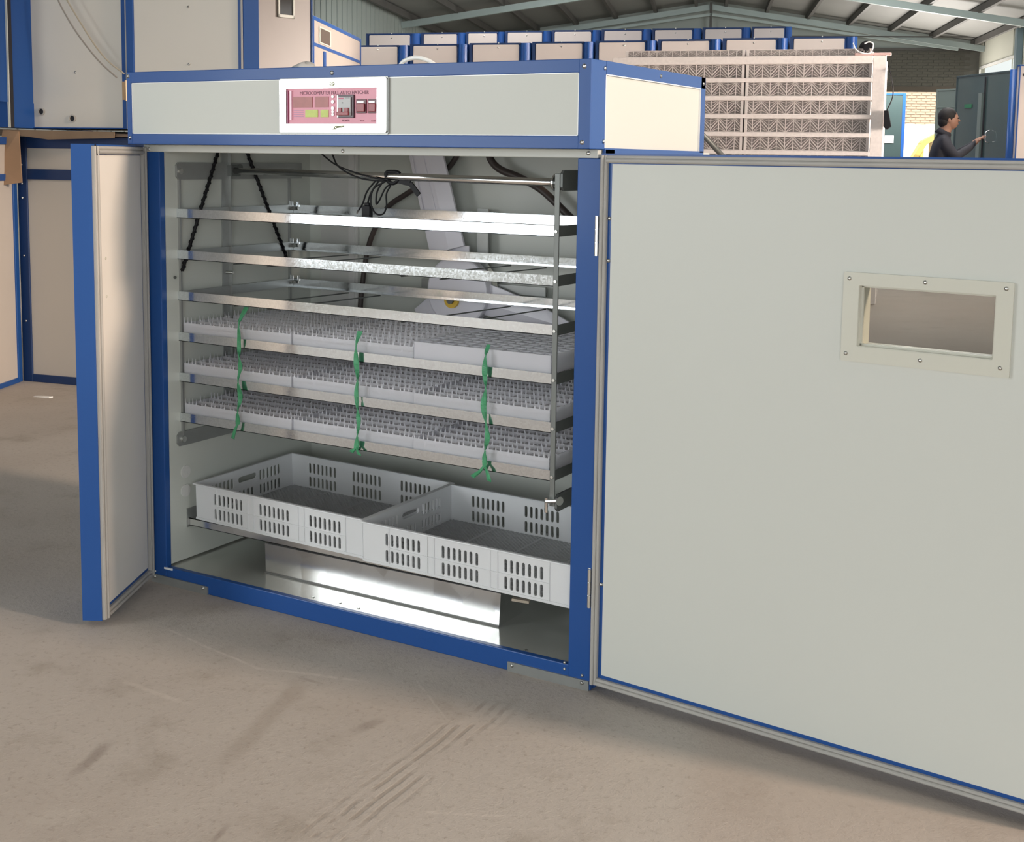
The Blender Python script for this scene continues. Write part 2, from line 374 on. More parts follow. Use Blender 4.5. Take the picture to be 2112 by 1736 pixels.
# far gable wall: brick below, smooth cladding above, gateway at the right
BR_D = mat('dull_grey_brick', (0.095, 0.09, 0.075), 0.9, var=0.35, vscale=4, bump=0.5, bscale=20)
BR_L = mat('sunlit_buff_brick', (0.56, 0.44, 0.33), 0.9, var=0.22, vscale=5, bump=0.4, bscale=20)
MORT = mat('old_mortar', (0.125, 0.12, 0.105), 0.95, var=0.2, vscale=10)
MORTL = mat('pale_mortar', (0.40, 0.33, 0.25), 0.95, var=0.1, vscale=10)
wf = wall_holes(2*HALF, 3.84, [(2*HALF-3.0, 0.02, 2*HALF-0.35, 2.86)], 0.2); farw = structure(wf.build('wall_far', MORT)); in_shed(farw, -HALF, VF+0.1)
g = MB(); g.prism([(0, 3.84), (2*HALF, 3.84), (2*HALF, EAVE), (HALF, RIDGE), (0, EAVE)], -0.12, 0.05); g.build('gable_cladding', CLAD, farw)
MB().box((2*HALF-3.2, -0.13, 2.84), (2*HALF-0.2, -0.08, 2.97)).build('lintel', mat('old_timber_lintel', (0.09, 0.075, 0.06), 0.9), farw)
MB().box((2*HALF-3.0, -0.16, 3.80), (2*HALF, -0.10, 3.86)).build('tie_bar', PURL, farw)
bm_b = MB(); bm_b.box((-0.112, -0.012, -0.026), (0.112, 0.012, 0.026)); BRK = bm_b.mesh('brick'); BRK.materials.append(BR_D)
bm_b = MB(); bm_b.box((-0.112, -0.012, -0.028), (0.112, 0.012, 0.028)); BRKL = bm_b.mesh('brick'); BRKL.materials.append(BR_L)
def bricks(par, me, x0, x1, z0, z1, y, ch=0.066, pl=0.24):
    j = 0; z = z0+ch/2
    while z < z1-ch*0.4:
        x = x0 + pl/2 + (pl/2 if j % 2 else 0)
        while x < x1:
            b = bpy.data.objects.new('brick', me); COL.objects.link(b); b.parent = par
            b.location = (x, y+random.uniform(-0.004, 0.004), z); x += pl
        z += ch; j += 1
bricks(farw, BRK, 2*HALF-3.2, 2*HALF-0.3, 2.99, 3.80, -0.104)
# ceiling: two roof slopes, purlins, rafter frames
cl = MB(); t = 0.05
for s_ in (-1, 1):
    a = [(s_*(HALF+0.1), VN, EAVE), (0, VN, RIDGE), (0, VF+0.3, RIDGE), (s_*(HALF+0.1), VF+0.3, EAVE)]
    cl.add(a + [(x, y, z+t) for x, y, z in a], [(0,1,2,3),(4,7,6,5),(0,4,5,1),(1,5,6,2),(2,6,7,3),(3,7,4,0)])
ceil = structure(cl.build('ceiling', ROOFM)); ceil.matrix_world = SHED
slope = (RIDGE-EAVE)/HALF
for s_ in (-1, 1):
    for k in range(7):
        u = s_*(0.35+k*0.95); z = RIDGE-abs(u)*slope-0.07
        MB().box((u-0.035, VN+0.2, z-0.07), (u+0.035, VF-0.1, z+0.06)).build('purlin', PURL, ceil)
for v in (-1.0, 4.0, 9.5, 15.0, 20.0, 25.0, 29.9):
    for s_ in (-1, 1):
        MB().bar((s_*HALF, v, EAVE-0.20), (0, v, RIDGE-0.20), 0.10, 0.13).build('rafter', RAFT, ceil)
    if v > 29:
        for s_ in (-1, 1): MB().bar((s_*(HALF-0.6), v-0.1, EAVE-0.22), (0, v-0.1, RIDGE-0.38), 0.06, 0.06).build('rafter', RAFT, ceil)
        MB().bar((-HALF, v-0.12, EAVE+0.08), (HALF, v-0.12, EAVE+0.06), 0.025, 0.03).build('tie_rod', PURL, ceil)
        MB().box((-0.03, v-0.13, EAVE-0.3), (0.03, v-0.07, RIDGE-0.1)).build('king_post', PURL, ceil)
for s_ in (-1, 1):
    for a, b in ((-2.0, 4.0), (10.0, 18.0)):
        MB().box((s_*2.9-0.6, a, 4.33), (s_*2.9+0.6, b, 4.35)).build('fill_sheet', FILLSH, ceil)  # pale opaque sheets added above the fill lamps
for k, v in enumerate((9.5, 15.0, 20.0, 26.4)):
    c = structure(MB().box((-0.12, -0.09, 0), (0.0, 0.09, EAVE-0.1)).build('trim_%d' % (k+1), mat('blue_grey_column', (0.16, 0.22, 0.25), 0.5, 0.2, var=0.1)))
    in_shed(c, HALF-0.01, v)
# yard wall beyond the gateway
yw = MB().box((-5, 0, 0), (5, 0.2, 3.6)).build('wall_yard', MORTL); structure(yw); yw.matrix_world = SHED @ Matrix.Translation((5.2, VF+5.5, 0))
bricks(yw, BRKL, -0.1, 1.9, 2.0, 3.5, -0.004, 0.075, 0.26)
#%%CABS
# ------------------------------------------------------------------ other machines
def machine(name, label, loc, rz, w, d, h, skin, trim, mids=(), edge=0.05, right=None, group=None, z0=0.0, cat='incubator', screws=False, bot=None):
    """a framed sheet-metal cabinet; origin at its front left foot, front faces -y"""
    r = thing(name, label, cat, (loc[0], loc[1], z0), rz, group)
    right = right or edge; bot = edge*0.7 if bot is None else bot
    MB().box((0.004, 0.004, 0.004), (w-0.004, d, h-0.004)).build('body', skin, r)
    MB().box((0, -0.004, 0), (edge, edge*0.7, h)).build('corner_post', trim, r, 0.003)
    MB().box((w-right, -0.004, 0), (w, edge, h)).build('corner_post', trim, r, 0.003)
    MB().box((edge, -0.003, h-edge), (w-right, 0.02, h)).build('top_rail', trim, r, 0.002)
    MB().box((edge, -0.003, 0), (w-right, 0.02, bot)).build('bottom_rail', trim, r, 0.002)
    for z in mids: MB().box((edge, -0.003, z-edge*0.45), (w-right, 0.02, z+edge*0.45)).build('middle_rail', trim, r, 0.002)
    for x in (0, w):
        MB().box((x-0.003, edge*0.7 if x == 0 else edge, h-edge), (x+0.003, d, h)).build('side_rail', trim, r)
        MB().box((x-0.003, edge*0.7 if x == 0 else edge, 0), (x+0.003, d, edge*0.7)).build('side_rail', trim, r)
        MB().box((x-0.003, d-edge, edge*0.7), (x+0.003, d, h-edge)).build('side_rail', trim, r)
    if screws:
        for z in screws: screw(r, (edge*0.5, -0.005, z), 0, 1.2)
    return r
def px_on_line(px, py, P, n):
    d = fw + rt*(px-1056-PX)/F_PX - up*(py-868-PY)/F_PX
    t = (P-CAM).dot(n)/d.dot(n); return CAM + d*t
aB = atan2(.184, .983)
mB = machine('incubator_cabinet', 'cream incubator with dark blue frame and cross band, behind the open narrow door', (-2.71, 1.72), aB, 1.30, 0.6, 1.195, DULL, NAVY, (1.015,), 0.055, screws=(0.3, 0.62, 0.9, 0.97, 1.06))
# machine at the left edge whose end panel faces right
aA = atan2(-.906, .422)
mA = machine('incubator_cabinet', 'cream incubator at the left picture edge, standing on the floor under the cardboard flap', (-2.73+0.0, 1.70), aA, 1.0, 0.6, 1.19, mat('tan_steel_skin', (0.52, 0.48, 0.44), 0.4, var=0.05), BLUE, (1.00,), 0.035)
# the end panel must face +x: put the body on the far side of the line
mA.location = (-2.705 + 0.422*1.0, 1.705 - 0.906*1.0, 0); mA.rotation_euler = (0, 0, atan2(.906, -.422))
z1 = 1.235
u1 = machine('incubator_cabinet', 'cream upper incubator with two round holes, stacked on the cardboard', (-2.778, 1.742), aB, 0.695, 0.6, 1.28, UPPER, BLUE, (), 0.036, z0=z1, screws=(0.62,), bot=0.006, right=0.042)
for x, z in ((0.183, 1.315-z1), (0.363, 1.283-z1)):
    rg = MB()
    for k in range(16):
        a, b = 2*pi*k/16, 2*pi*(k+1)/16
        rg.bar((x+0.016*cos(a), -0.001, z+0.016*sin(a)), (x+0.016*cos(b), -0.001, z+0.016*sin(b)), 0.004, 0.004)
    rg.build('hole_rim', DULL, u1)
    MB().cyl((x, 0.004, z), (x, 0.0025, z), 0.0155, 18).build('round_hole', DKGAP, u1)
for x, z in ((0.385, 1.50-z1), (0.375, 1.80-z1)): screw(u1, (x, 0.003, z), 0, 1.1)
hb = MB()
hb.cyl((0.684, -0.012, 0.13), (0.684, -0.012, 0.225), 0.008, 12); hb.box((0.655, -0.006, 0.135), (0.684, -0.004, 0.22)); hb.box((0.684, -0.006, 0.135), (0.70, -0.004, 0.22))
hb.build('hinge', mat('brass_hinge', (0.55, 0.36, 0.22), 0.3, 0.9), u1, label='copper-coloured hinge')
MB().box((0.680, -0.010, 0), (0.687, -0.004, 1.28)).build('door_gap', GASKET, u1)
nB = Vector((-.184, .983, 0)); qr = px_on_line(15, 150, Vector((-2.71, 1.60, 0)), nB); qo = qr - Vector((cos(0.12), sin(0.12), 0))*0.72
m0 = machine('incubator_front', 'thin blue-framed front slab of an upper incubator at the left picture edge', (qo.x, qo.y), 0.12, 0.72, 0.025, 1.25, WHITE, BLUE, (), 0.17, z0=z1)  # upper incubator reduced to a thin front slab, its body left out
MB().box((0.722, -0.006, 0), (0.733, -0.001, 1.25)).build('door_edge', WHITE, m0); MB().box((0.7205, 0.0, 0), (0.732, 0.022, 1.25)).build('door_gap', DKGAP, m0)
MB().box((0.64, -0.008, 0.14), (0.705, -0.003, 0.235)).build('label_plate', GASKET, m0)
u2 = machine('incubator_cabinet', 'grey-cream upper incubator with one bright glint, right of the one with two holes', (-2.085, 1.845), aB, 0.618, 0.13, 1.28, UPPER, BLUE, (), 0.040, z0=z1, right=0.022)
MB().box((0.616, 0.0, 0), (0.623, 0.128, 1.28)).build('side_skin', BLUE, u2); MB().box((0.614, -0.008, 0), (0.622, -0.004, 1.28)).build('seal', GASKET, u2)
for z in (1.53-z1, 1.785-z1): screw(u2, (0.335, 0.003, z), 0, 1.2)
pL = px_on_line(531, 200, sp(0, 7.4), VD); pR = px_on_line(645, 200, sp(0, 7.75), VD); d3 = (pR-pL).to_2d()
u3 = machine('incubator_cabinet', 'pinkish-cream tall incubator with a small upright window', (pL.x, pL.y), atan2(d3.y, d3.x), d3.length, 0.5, 2.45, mat('pinkish_steel_skin', (0.35, 0.30, 0.27), 0.32, var=0.04), BLUE, (), 0.012)
fb = MB(); wx = d3.length*0.36; ww = d3.length*0.30
for a, b in (((wx, 0.0, 1.98), (wx+ww, -0.012, 2.0)), ((wx, 0.0, 2.32), (wx+ww, -0.012, 2.34)), ((wx, 0.0, 1.98), (wx+0.014, -0.012, 2.34)), ((wx+ww-0.014, 0.0, 1.98), (wx+ww, -0.012, 2.34))): fb.box(a, b)
fb.build('window_frame', IVORY, u3, 0.002); MB().box((wx+0.014, 0.002, 2.0), (wx+ww-0.014, -0.003, 2.32)).build('window_pane', mat('dark_glass', (0.06, 0.055, 0.05), 0.08), u3)
# receding machine with a head section
pL = sp(-3.12, 9.6); pR = sp(-3.27, 11.5)
d4 = (pR-pL).to_2d(); u4 = machine('incubator_cabinet', 'receding cream incubator with a dark square opening in its head, left of the far rows', (pL.x, pL.y), atan2(d4.y, d4.x), d4.length, 0.6, 2.23, mat('warm_cream_skin', (0.45, 0.39, 0.34), 0.35, var=0.04), BLUE, (2.01,), 0.03)
MB().box((0.24, -0.006, 2.045), (0.58, 0.0, 2.155)).build('opening', mat('brown_dark_opening', (0.09, 0.065, 0.05), 0.7), u4)
MB().box((0.21, -0.004, 2.035), (0.63, -0.001, 2.168)).build('opening_frame', IVORY, u4)
MB().box((0.36, -0.005, 0.05), (0.44, 0.01, 1.98)).build('door_edge', BLUE, u4)

# cardboard between the stacked machines
cb = thing('cardboard_sheet', 'brown cardboard sheet lying between the stacked incubators, one flap folded down', 'cardboard', (-2.71, 1.72, 1.197), aB)
b_ = MB(); b_.add([(-0.06, -0.06, 0.0), (1.1, -0.055, 0.0), (1.1, 0.5, 0.0), (-0.06, 0.5, 0.0), (-0.06, -0.06, 0.03), (0.2, -0.07, 0.014), (0.7, -0.06, 0.012), (1.1, -0.055, 0.012), (1.1, 0.5, 0.03), (-0.06, 0.5, 0.036)],
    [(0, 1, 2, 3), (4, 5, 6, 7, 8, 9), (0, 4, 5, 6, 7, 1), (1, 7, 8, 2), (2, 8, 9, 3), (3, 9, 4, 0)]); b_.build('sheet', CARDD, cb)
b_ = MB(); b_.add([(-0.03, -0.075, 0.030), (0.62, -0.072, 0.022), (0.62, -0.075, -0.006), (0.25, -0.078, -0.016), (0.10, -0.082, 0.0),
    (-0.03, -0.070, 0.030), (0.62, -0.067, 0.022), (0.62, -0.070, -0.006), (0.25, -0.073, -0.016), (0.10, -0.077, 0.0)],
    [(0, 1, 2, 3, 4), (9, 8, 7, 6, 5), (0, 5, 6, 1), (1, 6, 7, 2), (2, 7, 8, 3), (3, 8, 9, 4), (4, 9, 5, 0)]); b_.build('folded_edge', mat('worn_cardboard_edge', (0.21, 0.145, 0.095), 0.9, var=0.2, vscale=10), cb)
b_ = MB(); b_.add([(-0.055, -0.09, 0.03), (0.035, -0.088, 0.02), (0.055, -0.10, -0.22), (-0.045, -0.13, -0.235), (-0.07, -0.12, -0.14), (-0.055, -0.084, 0.03), (0.035, -0.082, 0.02), (0.055, -0.094, -0.22), (-0.045, -0.124, -0.235), (-0.07, -0.114, -0.14)],
    [(0, 1, 2, 3, 4), (9, 8, 7, 6, 5), (0, 5, 6, 1), (1, 6, 7, 2), (2, 7, 8, 3), (3, 8, 9, 4), (4, 9, 5, 0)]); b_.build('flap', CARD, cb, label='orange-brown flap hanging down').location = (0.055, 0, 0)
# the two loose cords hanging over the holed machine
def lp(px, py): return px_on_line(px, py, Vector((-2.71, 1.68, 0)), nB)
for i, (pts, lb) in enumerate((([(113, -25), (122, 5), (150, 55), (180, 97), (208, 130), (241, 160)], 'thin grey cord hanging in front of the holed incubator, the lower of two'),
             ([(128, -25), (140, 3), (168, 50), (197, 95), (225, 128), (256, 152)], 'thin beige cord hanging in front of the holed incubator, the upper of two'))):
    tb = MB(); tb.tube(smooth_path([lp(a, b) for a, b in pts]), 0.0036, 6)
    tag(tb.build('cord', mat('beige_cord' if i else 'grey_cord', (0.44, 0.38, 0.29) if i else (0.29, 0.26, 0.23), 0.6), smooth=True), lb, 'cord', 'cords hanging over the stacked incubators')

# the two far rows
ROWP = mat('row_steel_skin', (0.60, 0.54, 0.50), 0.34, var=0.04)
def row_unit():
    r = thing('tall_incubator', '', 'incubator')
    w, d, h = 0.60, 0.6, 2.20
    MB().box((0.0, 0.02, 0), (w-0.02, d, h)).build('body', BLUE, r)
    MB().prism(rrect(0.035, 0.06, w-0.125, h-0.018, 0.012), 0.025, 0.0).build('door_panel', ROWP, r, 0.003)
    MB().box((0.01, 0.004, h-0.016), (w-0.11, 0.03, h)).build('top_rail', NAVY, r)
    MB().box((0.0, 0.002, 0), (0.028, 0.04, h)).build('side_post', NAVY, r)
    # the bulging blue post at the right
    n = 8; poly = [(w-0.115, 0.03)] + [(w-0.115+0.10*k/n, 0.022-0.045*sin(pi*k/n)) for k in range(n+1)] + [(w-0.015, 0.03)]
    m_ = len(poly); b = MB()
    b.add([(x, y, 0) for x, y in poly]+[(x, y, h-0.004) for x, y in poly], [tuple(range(m_)), tuple(range(2*m_-1, m_-1, -1))]+[(i, m_+i, m_+(i+1) % m_, (i+1) % m_) for i in range(m_)])
    b.build('corner_post', BLUE, r, smooth=False)
    screw(r, (0.28, 0.0, h-0.045), 0, 1.6); MB().cyl((0.28, 0.004, h-0.006), (0.28, 0.004, h+0.006), 0.006, 8).build('lifting_eye', SCREW, r)
    return r
ORD = ['first', 'second', 'third', 'fourth', 'fifth', 'sixth', 'seventh', 'eighth', 'ninth', 'tenth']
proto = None
def place_row(edges, P, ang, ztops, lb, grp, cnt_label):
    global proto
    n = Vector((-sin(ang), cos(ang), 0)); dr = Vector((cos(ang), sin(ang), 0))
    for i in range(len(edges)-1):
        a = px_on_line(edges[i], 200, P, n); b = px_on_line(edges[i+1], 200, P, n); w = (b-a).dot(dr)
        zt = ztops[0] + (ztops[1]-ztops[0])*i/(len(edges)-2)
        if proto is None: proto = row_unit(); o = proto
        else: o = dup(proto)
        o.location = (a.x, a.y, 0); o.rotation_euler = (0, 0, ang); o.scale = (w/0.60, 1, zt/2.20)
        o['label'] = lb % ORD[i]; o['group'] = grp
place_row([722, 845, 967, 1096, 1226, 1354, 1487, 1625, 1767], sp(-3.6, 12.5), 0.274, (2.26, 2.31), 'pale-fronted tall incubator with blue posts, %s from the left in the nearer far row', 'nearer far row of tall incubators', 8)
place_row([755, 868, 960, 1040, 1136, 1238, 1342, 1445, 1546, 1630], sp(-4.5, 15.7), 0.30, (2.70, 2.75), 'tall incubator top showing over the nearer row, %s from the left in the rear row', 'rear row of tall incubators', 9)
#%%RACK2
# ------------------------------------------------------------------ crate rack behind, right
RA = 0.227; RP = sp(1.3, 10.2)
rackdir = Vector((cos(RA), sin(RA), 0)); rn = Vector((-sin(RA), cos(RA), 0))
right_pt = px_on_line(1828, 130, RP, rn); RW = 2.22
origin = right_pt - rackdir*RW; origin.z = 0
ZT = 1.985
SUNG = mat('sunlit_galvanised_steel', (0.86, 0.79, 0.75), 0.55, 0.15, var=0.12, vscale=45)  # warm sunlight on the rack is put into this pale colour
rk = thing('crate_rack', 'galvanised rack full of white perforated crates, behind the open right door', 'rack', tuple(origin), RA)
for x in (0.0, RW-0.10):
    for y in (0.0, 0.62): MB().box((x, y, 0), (x+0.10, y+0.05, ZT)).build('post', SUNG, rk, 0.003)
MB().box((0.0, -0.006, ZT-0.062), (RW-0.105, 0.03, ZT)).build('top_rail', SUNG, rk, 0.003)
MB().box((0.0, 0.6, ZT-0.045), (RW, 0.65, ZT)).build('top_rail', SUNG, rk, 0.003)
LV = [ZT-0.062-0.1465*(k+1)+0.02 for k in range(12)]
for z in LV: MB().box((0.10, -0.003, z-0.018), (RW-0.10, 0.03, z+0.014)).build('shelf_rail', SUNG, rk, 0.002)
for z in LV:
    for x in (0.03, RW-0.04): MB().box((x, 0.03, z-0.012), (x+0.02, 0.63, z+0.004)).build('shelf_bearer', SUNG, rk)
# perforated crate
def crate_proto(w, d, h):
    r = thing('plastic_crate', '', 'crate')
    b = MB(); b.box((0, 0, h-0.008), (w, 0.006, h)); b.box((0, 0, 0), (w, 0.006, 0.006)); b.box((0, d-0.006, 0), (w, d, h)); b.box((0, 0, 0), (0.012, d, h)); b.box((w-0.012, 0, 0), (w, d, h)); b.box((0, -0.001, 0), (0.022, 0.01, h)); b.box((w-0.022, -0.001, 0), (w, 0.01, h))
    n = 15
    for k in range(1, n): x = w*k/n; b.box((x-0.003, 0.0, 0), (x+0.003, 0.004, h))
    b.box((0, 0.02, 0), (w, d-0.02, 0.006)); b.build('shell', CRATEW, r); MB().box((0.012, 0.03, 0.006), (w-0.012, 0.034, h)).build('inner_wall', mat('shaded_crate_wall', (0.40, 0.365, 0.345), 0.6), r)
    l = MB()
    for k in range(n):
        x0 = w*k/n; c = w/n; sgn = 1 if k % 2 else -1
        for j in range(int(h/c)+1):
            z0 = j*c*0.9
            for q in range(3):
                o_ = c*(q-1)*0.5
                xa, xb, za, zb = x0+0.004, x0+c-0.004, z0+o_*sgn, z0+c+o_*sgn
                if sgn < 0: za, zb = zb, za
                za, zb = min(max(za, 0.004), h-0.008), min(max(zb, 0.004), h-0.008)
                if abs(za-zb) > 0.004: l.bar((xa, 0.003, za), (xb, 0.003, zb), 0.0035, 0.0035, None, (0, 1, 0))
    l.build('lattice', CRATEW, r)
    return r
cp0 = None
cw = (RW-0.225)/2
for k in range(-1, 6):
    for c in range(2):
        if k < 0: z = ZT+0.002
        else: z = LV[k]+0.015
        if cp0 is None: cp0 = crate_proto(cw-0.001, 0.55, 0.118); cc = cp0
        else: cc = dup(cp0)
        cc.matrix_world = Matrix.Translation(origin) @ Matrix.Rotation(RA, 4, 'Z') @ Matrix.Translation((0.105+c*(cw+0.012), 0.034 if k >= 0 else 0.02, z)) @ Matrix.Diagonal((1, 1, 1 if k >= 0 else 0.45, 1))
        lvl = 'on top of the galvanised rack' if k < 0 else 'on the %s shelf of the galvanised rack' % ['top', 'second', 'third', 'fourth', 'fifth', 'sixth'][k]
        cc['label'] = 'perforated white crate %s, %s column' % (lvl, ['left', 'right'][c]); cc['group'] = 'crates in the galvanised rack'
tr = thing('fan_motor', 'small black motor with a pink lever and wire on the rack top', 'motor', tuple(origin+rackdir*(RW-0.22)+Vector((0, 0, ZT))), RA); tr.scale = (1.35, 1.35, 1.35)
mm = MB(); mm.cyl((0.045, 0.12, 0.045), (0.045, 0.02, 0.045), 0.042, 18); mm.cyl((0.045, 0.02, 0.045), (0.045, -0.01, 0.045), 0.018, 12); mm.build('motor_body', BLACK, tr, smooth=False)
MB().box((-0.02, -0.02, 0.0), (0.19, 0.06, 0.014)).build('lever', mat('pale_pink_plastic', (0.66, 0.45, 0.42), 0.4), tr, 0.004)
wb = MB(); wb.tube(smooth_path([(-0.03, -0.02, 0.07), (-0.015, -0.03, 0.035), (0.02, -0.035, 0.012), (0.07, -0.03, 0.012), (0.085, -0.03, 0.06), (0.06, -0.03, 0.075), (0.035, -0.03, 0.065)]), 0.004, 6); wb.build('wire', WPL, tr, smooth=True)
cbk = thing('hanging_plug', 'black cable with a plug hanging down the right post of the crate rack', 'cable', tuple(origin+rackdir*(RW+0.02)+Vector((0, -0.03, ZT))), RA); cbk.scale = (1.4, 1.4, 1.4)
wb = MB(); wb.tube(smooth_path([(0.0, 0.03, -0.05), (0.02, 0, -0.12), (0.035, 0, -0.20), (0.03, 0, -0.25), (0.005, 0, -0.31)]), 0.0035, 6); wb.build('cable', BLACK, cbk, smooth=True)
MB().prism([(-0.01, -0.31), (0.015, -0.31), (0.035, -0.40), (0.01, -0.42), (-0.01, -0.40)], -0.015, 0.015).build('plug', BLACK, cbk, 0.003)
pp = MB(); a = px_on_line(1440, 268, sp(0, 5.6), VD); b = px_on_line(1500, 332, sp(0, 5.6), VD); dd = (b-a).normalized()
pp.cyl(a-dd*0.25, a+dd*0.22, 0.012, 12); o = pp.build('steel_bar', IRON, smooth=True); tag(o, 'dark steel bar leaning in front of the crate rack', 'bar')
#%%PERSON
# ------------------------------------------------------------------ right background: machines, man, yard
TEAL = mat('dark_teal_gloss_panel', (0.070, 0.105, 0.105), 0.12, var=0.15, vscale=1.5, coat=0.6)
TEALG = mat('grey_teal_panel', (0.17, 0.215, 0.20), 0.22, var=0.1, vscale=1.5, coat=0.3)
def two_pt(px0, v0, px1, v1):
    a = px_on_line(px0, 300, sp(0, v0), VD); b = px_on_line(px1, 300, sp(0, v1), VD); a.z = b.z = 0
    return a, b
a, b = two_pt(1966, 13.6, 2092, 12.6); d_ = b-a
c2 = machine('tall_incubator', 'dark glossy incubator with a blue corner post, in front of the man', (a.x, a.y), atan2(d_.y, d_.x), d_.length, 0.2, 2.06, TEAL, mat('dark_teal_trim', (0.05, 0.075, 0.08), 0.2), (), 0.02, right=0.09)
MB().cyl((d_.length-0.045, -0.012, 0), (d_.length-0.045, -0.012, 2.06), 0.042, 16).build('corner_tube', BLUE, c2, smooth=True)
MB().box((0.46, -0.03, 0), (0.52, -0.004, 1.86)).build('door_edge', TEALG, c2); MB().box((0.53, -0.012, 0), (0.545, -0.004, 2.02)).build('seal', DKGAP, c2)
hb = MB(); hb.tube(smooth_path([(0.66, -0.01, 1.36), (0.66, -0.05, 1.38), (0.66, -0.05, 1.46), (0.66, -0.01, 1.48)]), 0.008, 8); hb.build('handle', CHROME, c2, smooth=True)
MB().box((0.18, -0.006, 1.72), (0.31, -0.003, 1.76)).build('label_plate', mat('green_sticker', (0.04, 0.20, 0.10), 0.4), c2)
a, b = two_pt(1926, 14.6, 1968, 14.4); d_ = b-a
machine('tall_incubator', 'grey-teal incubator partly hidden behind the man', (a.x, a.y), atan2(d_.y, d_.x), d_.length, 0.5, 1.98, TEALG, TEALG, (1.78,), 0.02)
a, b = two_pt(2094, 11.9, 2260, 11.9); d_ = b-a
c3 = machine('tall_incubator', 'pinkish incubator with a small dark hole at the right picture edge', (a.x, a.y), atan2(d_.y, d_.x), d_.length, 0.10, 2.05, ROWP, BLUE, (), 0.012)
MB().cyl((0.05, 0.0, 1.96), (0.05, -0.004, 1.96), 0.016, 14).build('round_hole', DKGAP, c3)
a, b = two_pt(1800, 19.2, 1864, 19.2); d_ = b-a
c4 = machine('tall_incubator', 'teal incubator with a blue edge and small white notice, right of the crate rack', (a.x, a.y), atan2(d_.y, d_.x), d_.length, 0.5, 2.19, mat('teal_panel', (0.038, 0.060, 0.059), 0.35, var=0.08), BLUE, (), 0.03, right=0.045)
MB().box((0.17, -0.006, 1.45), (0.30, -0.001, 1.56)).build('notice', WPL, c4)

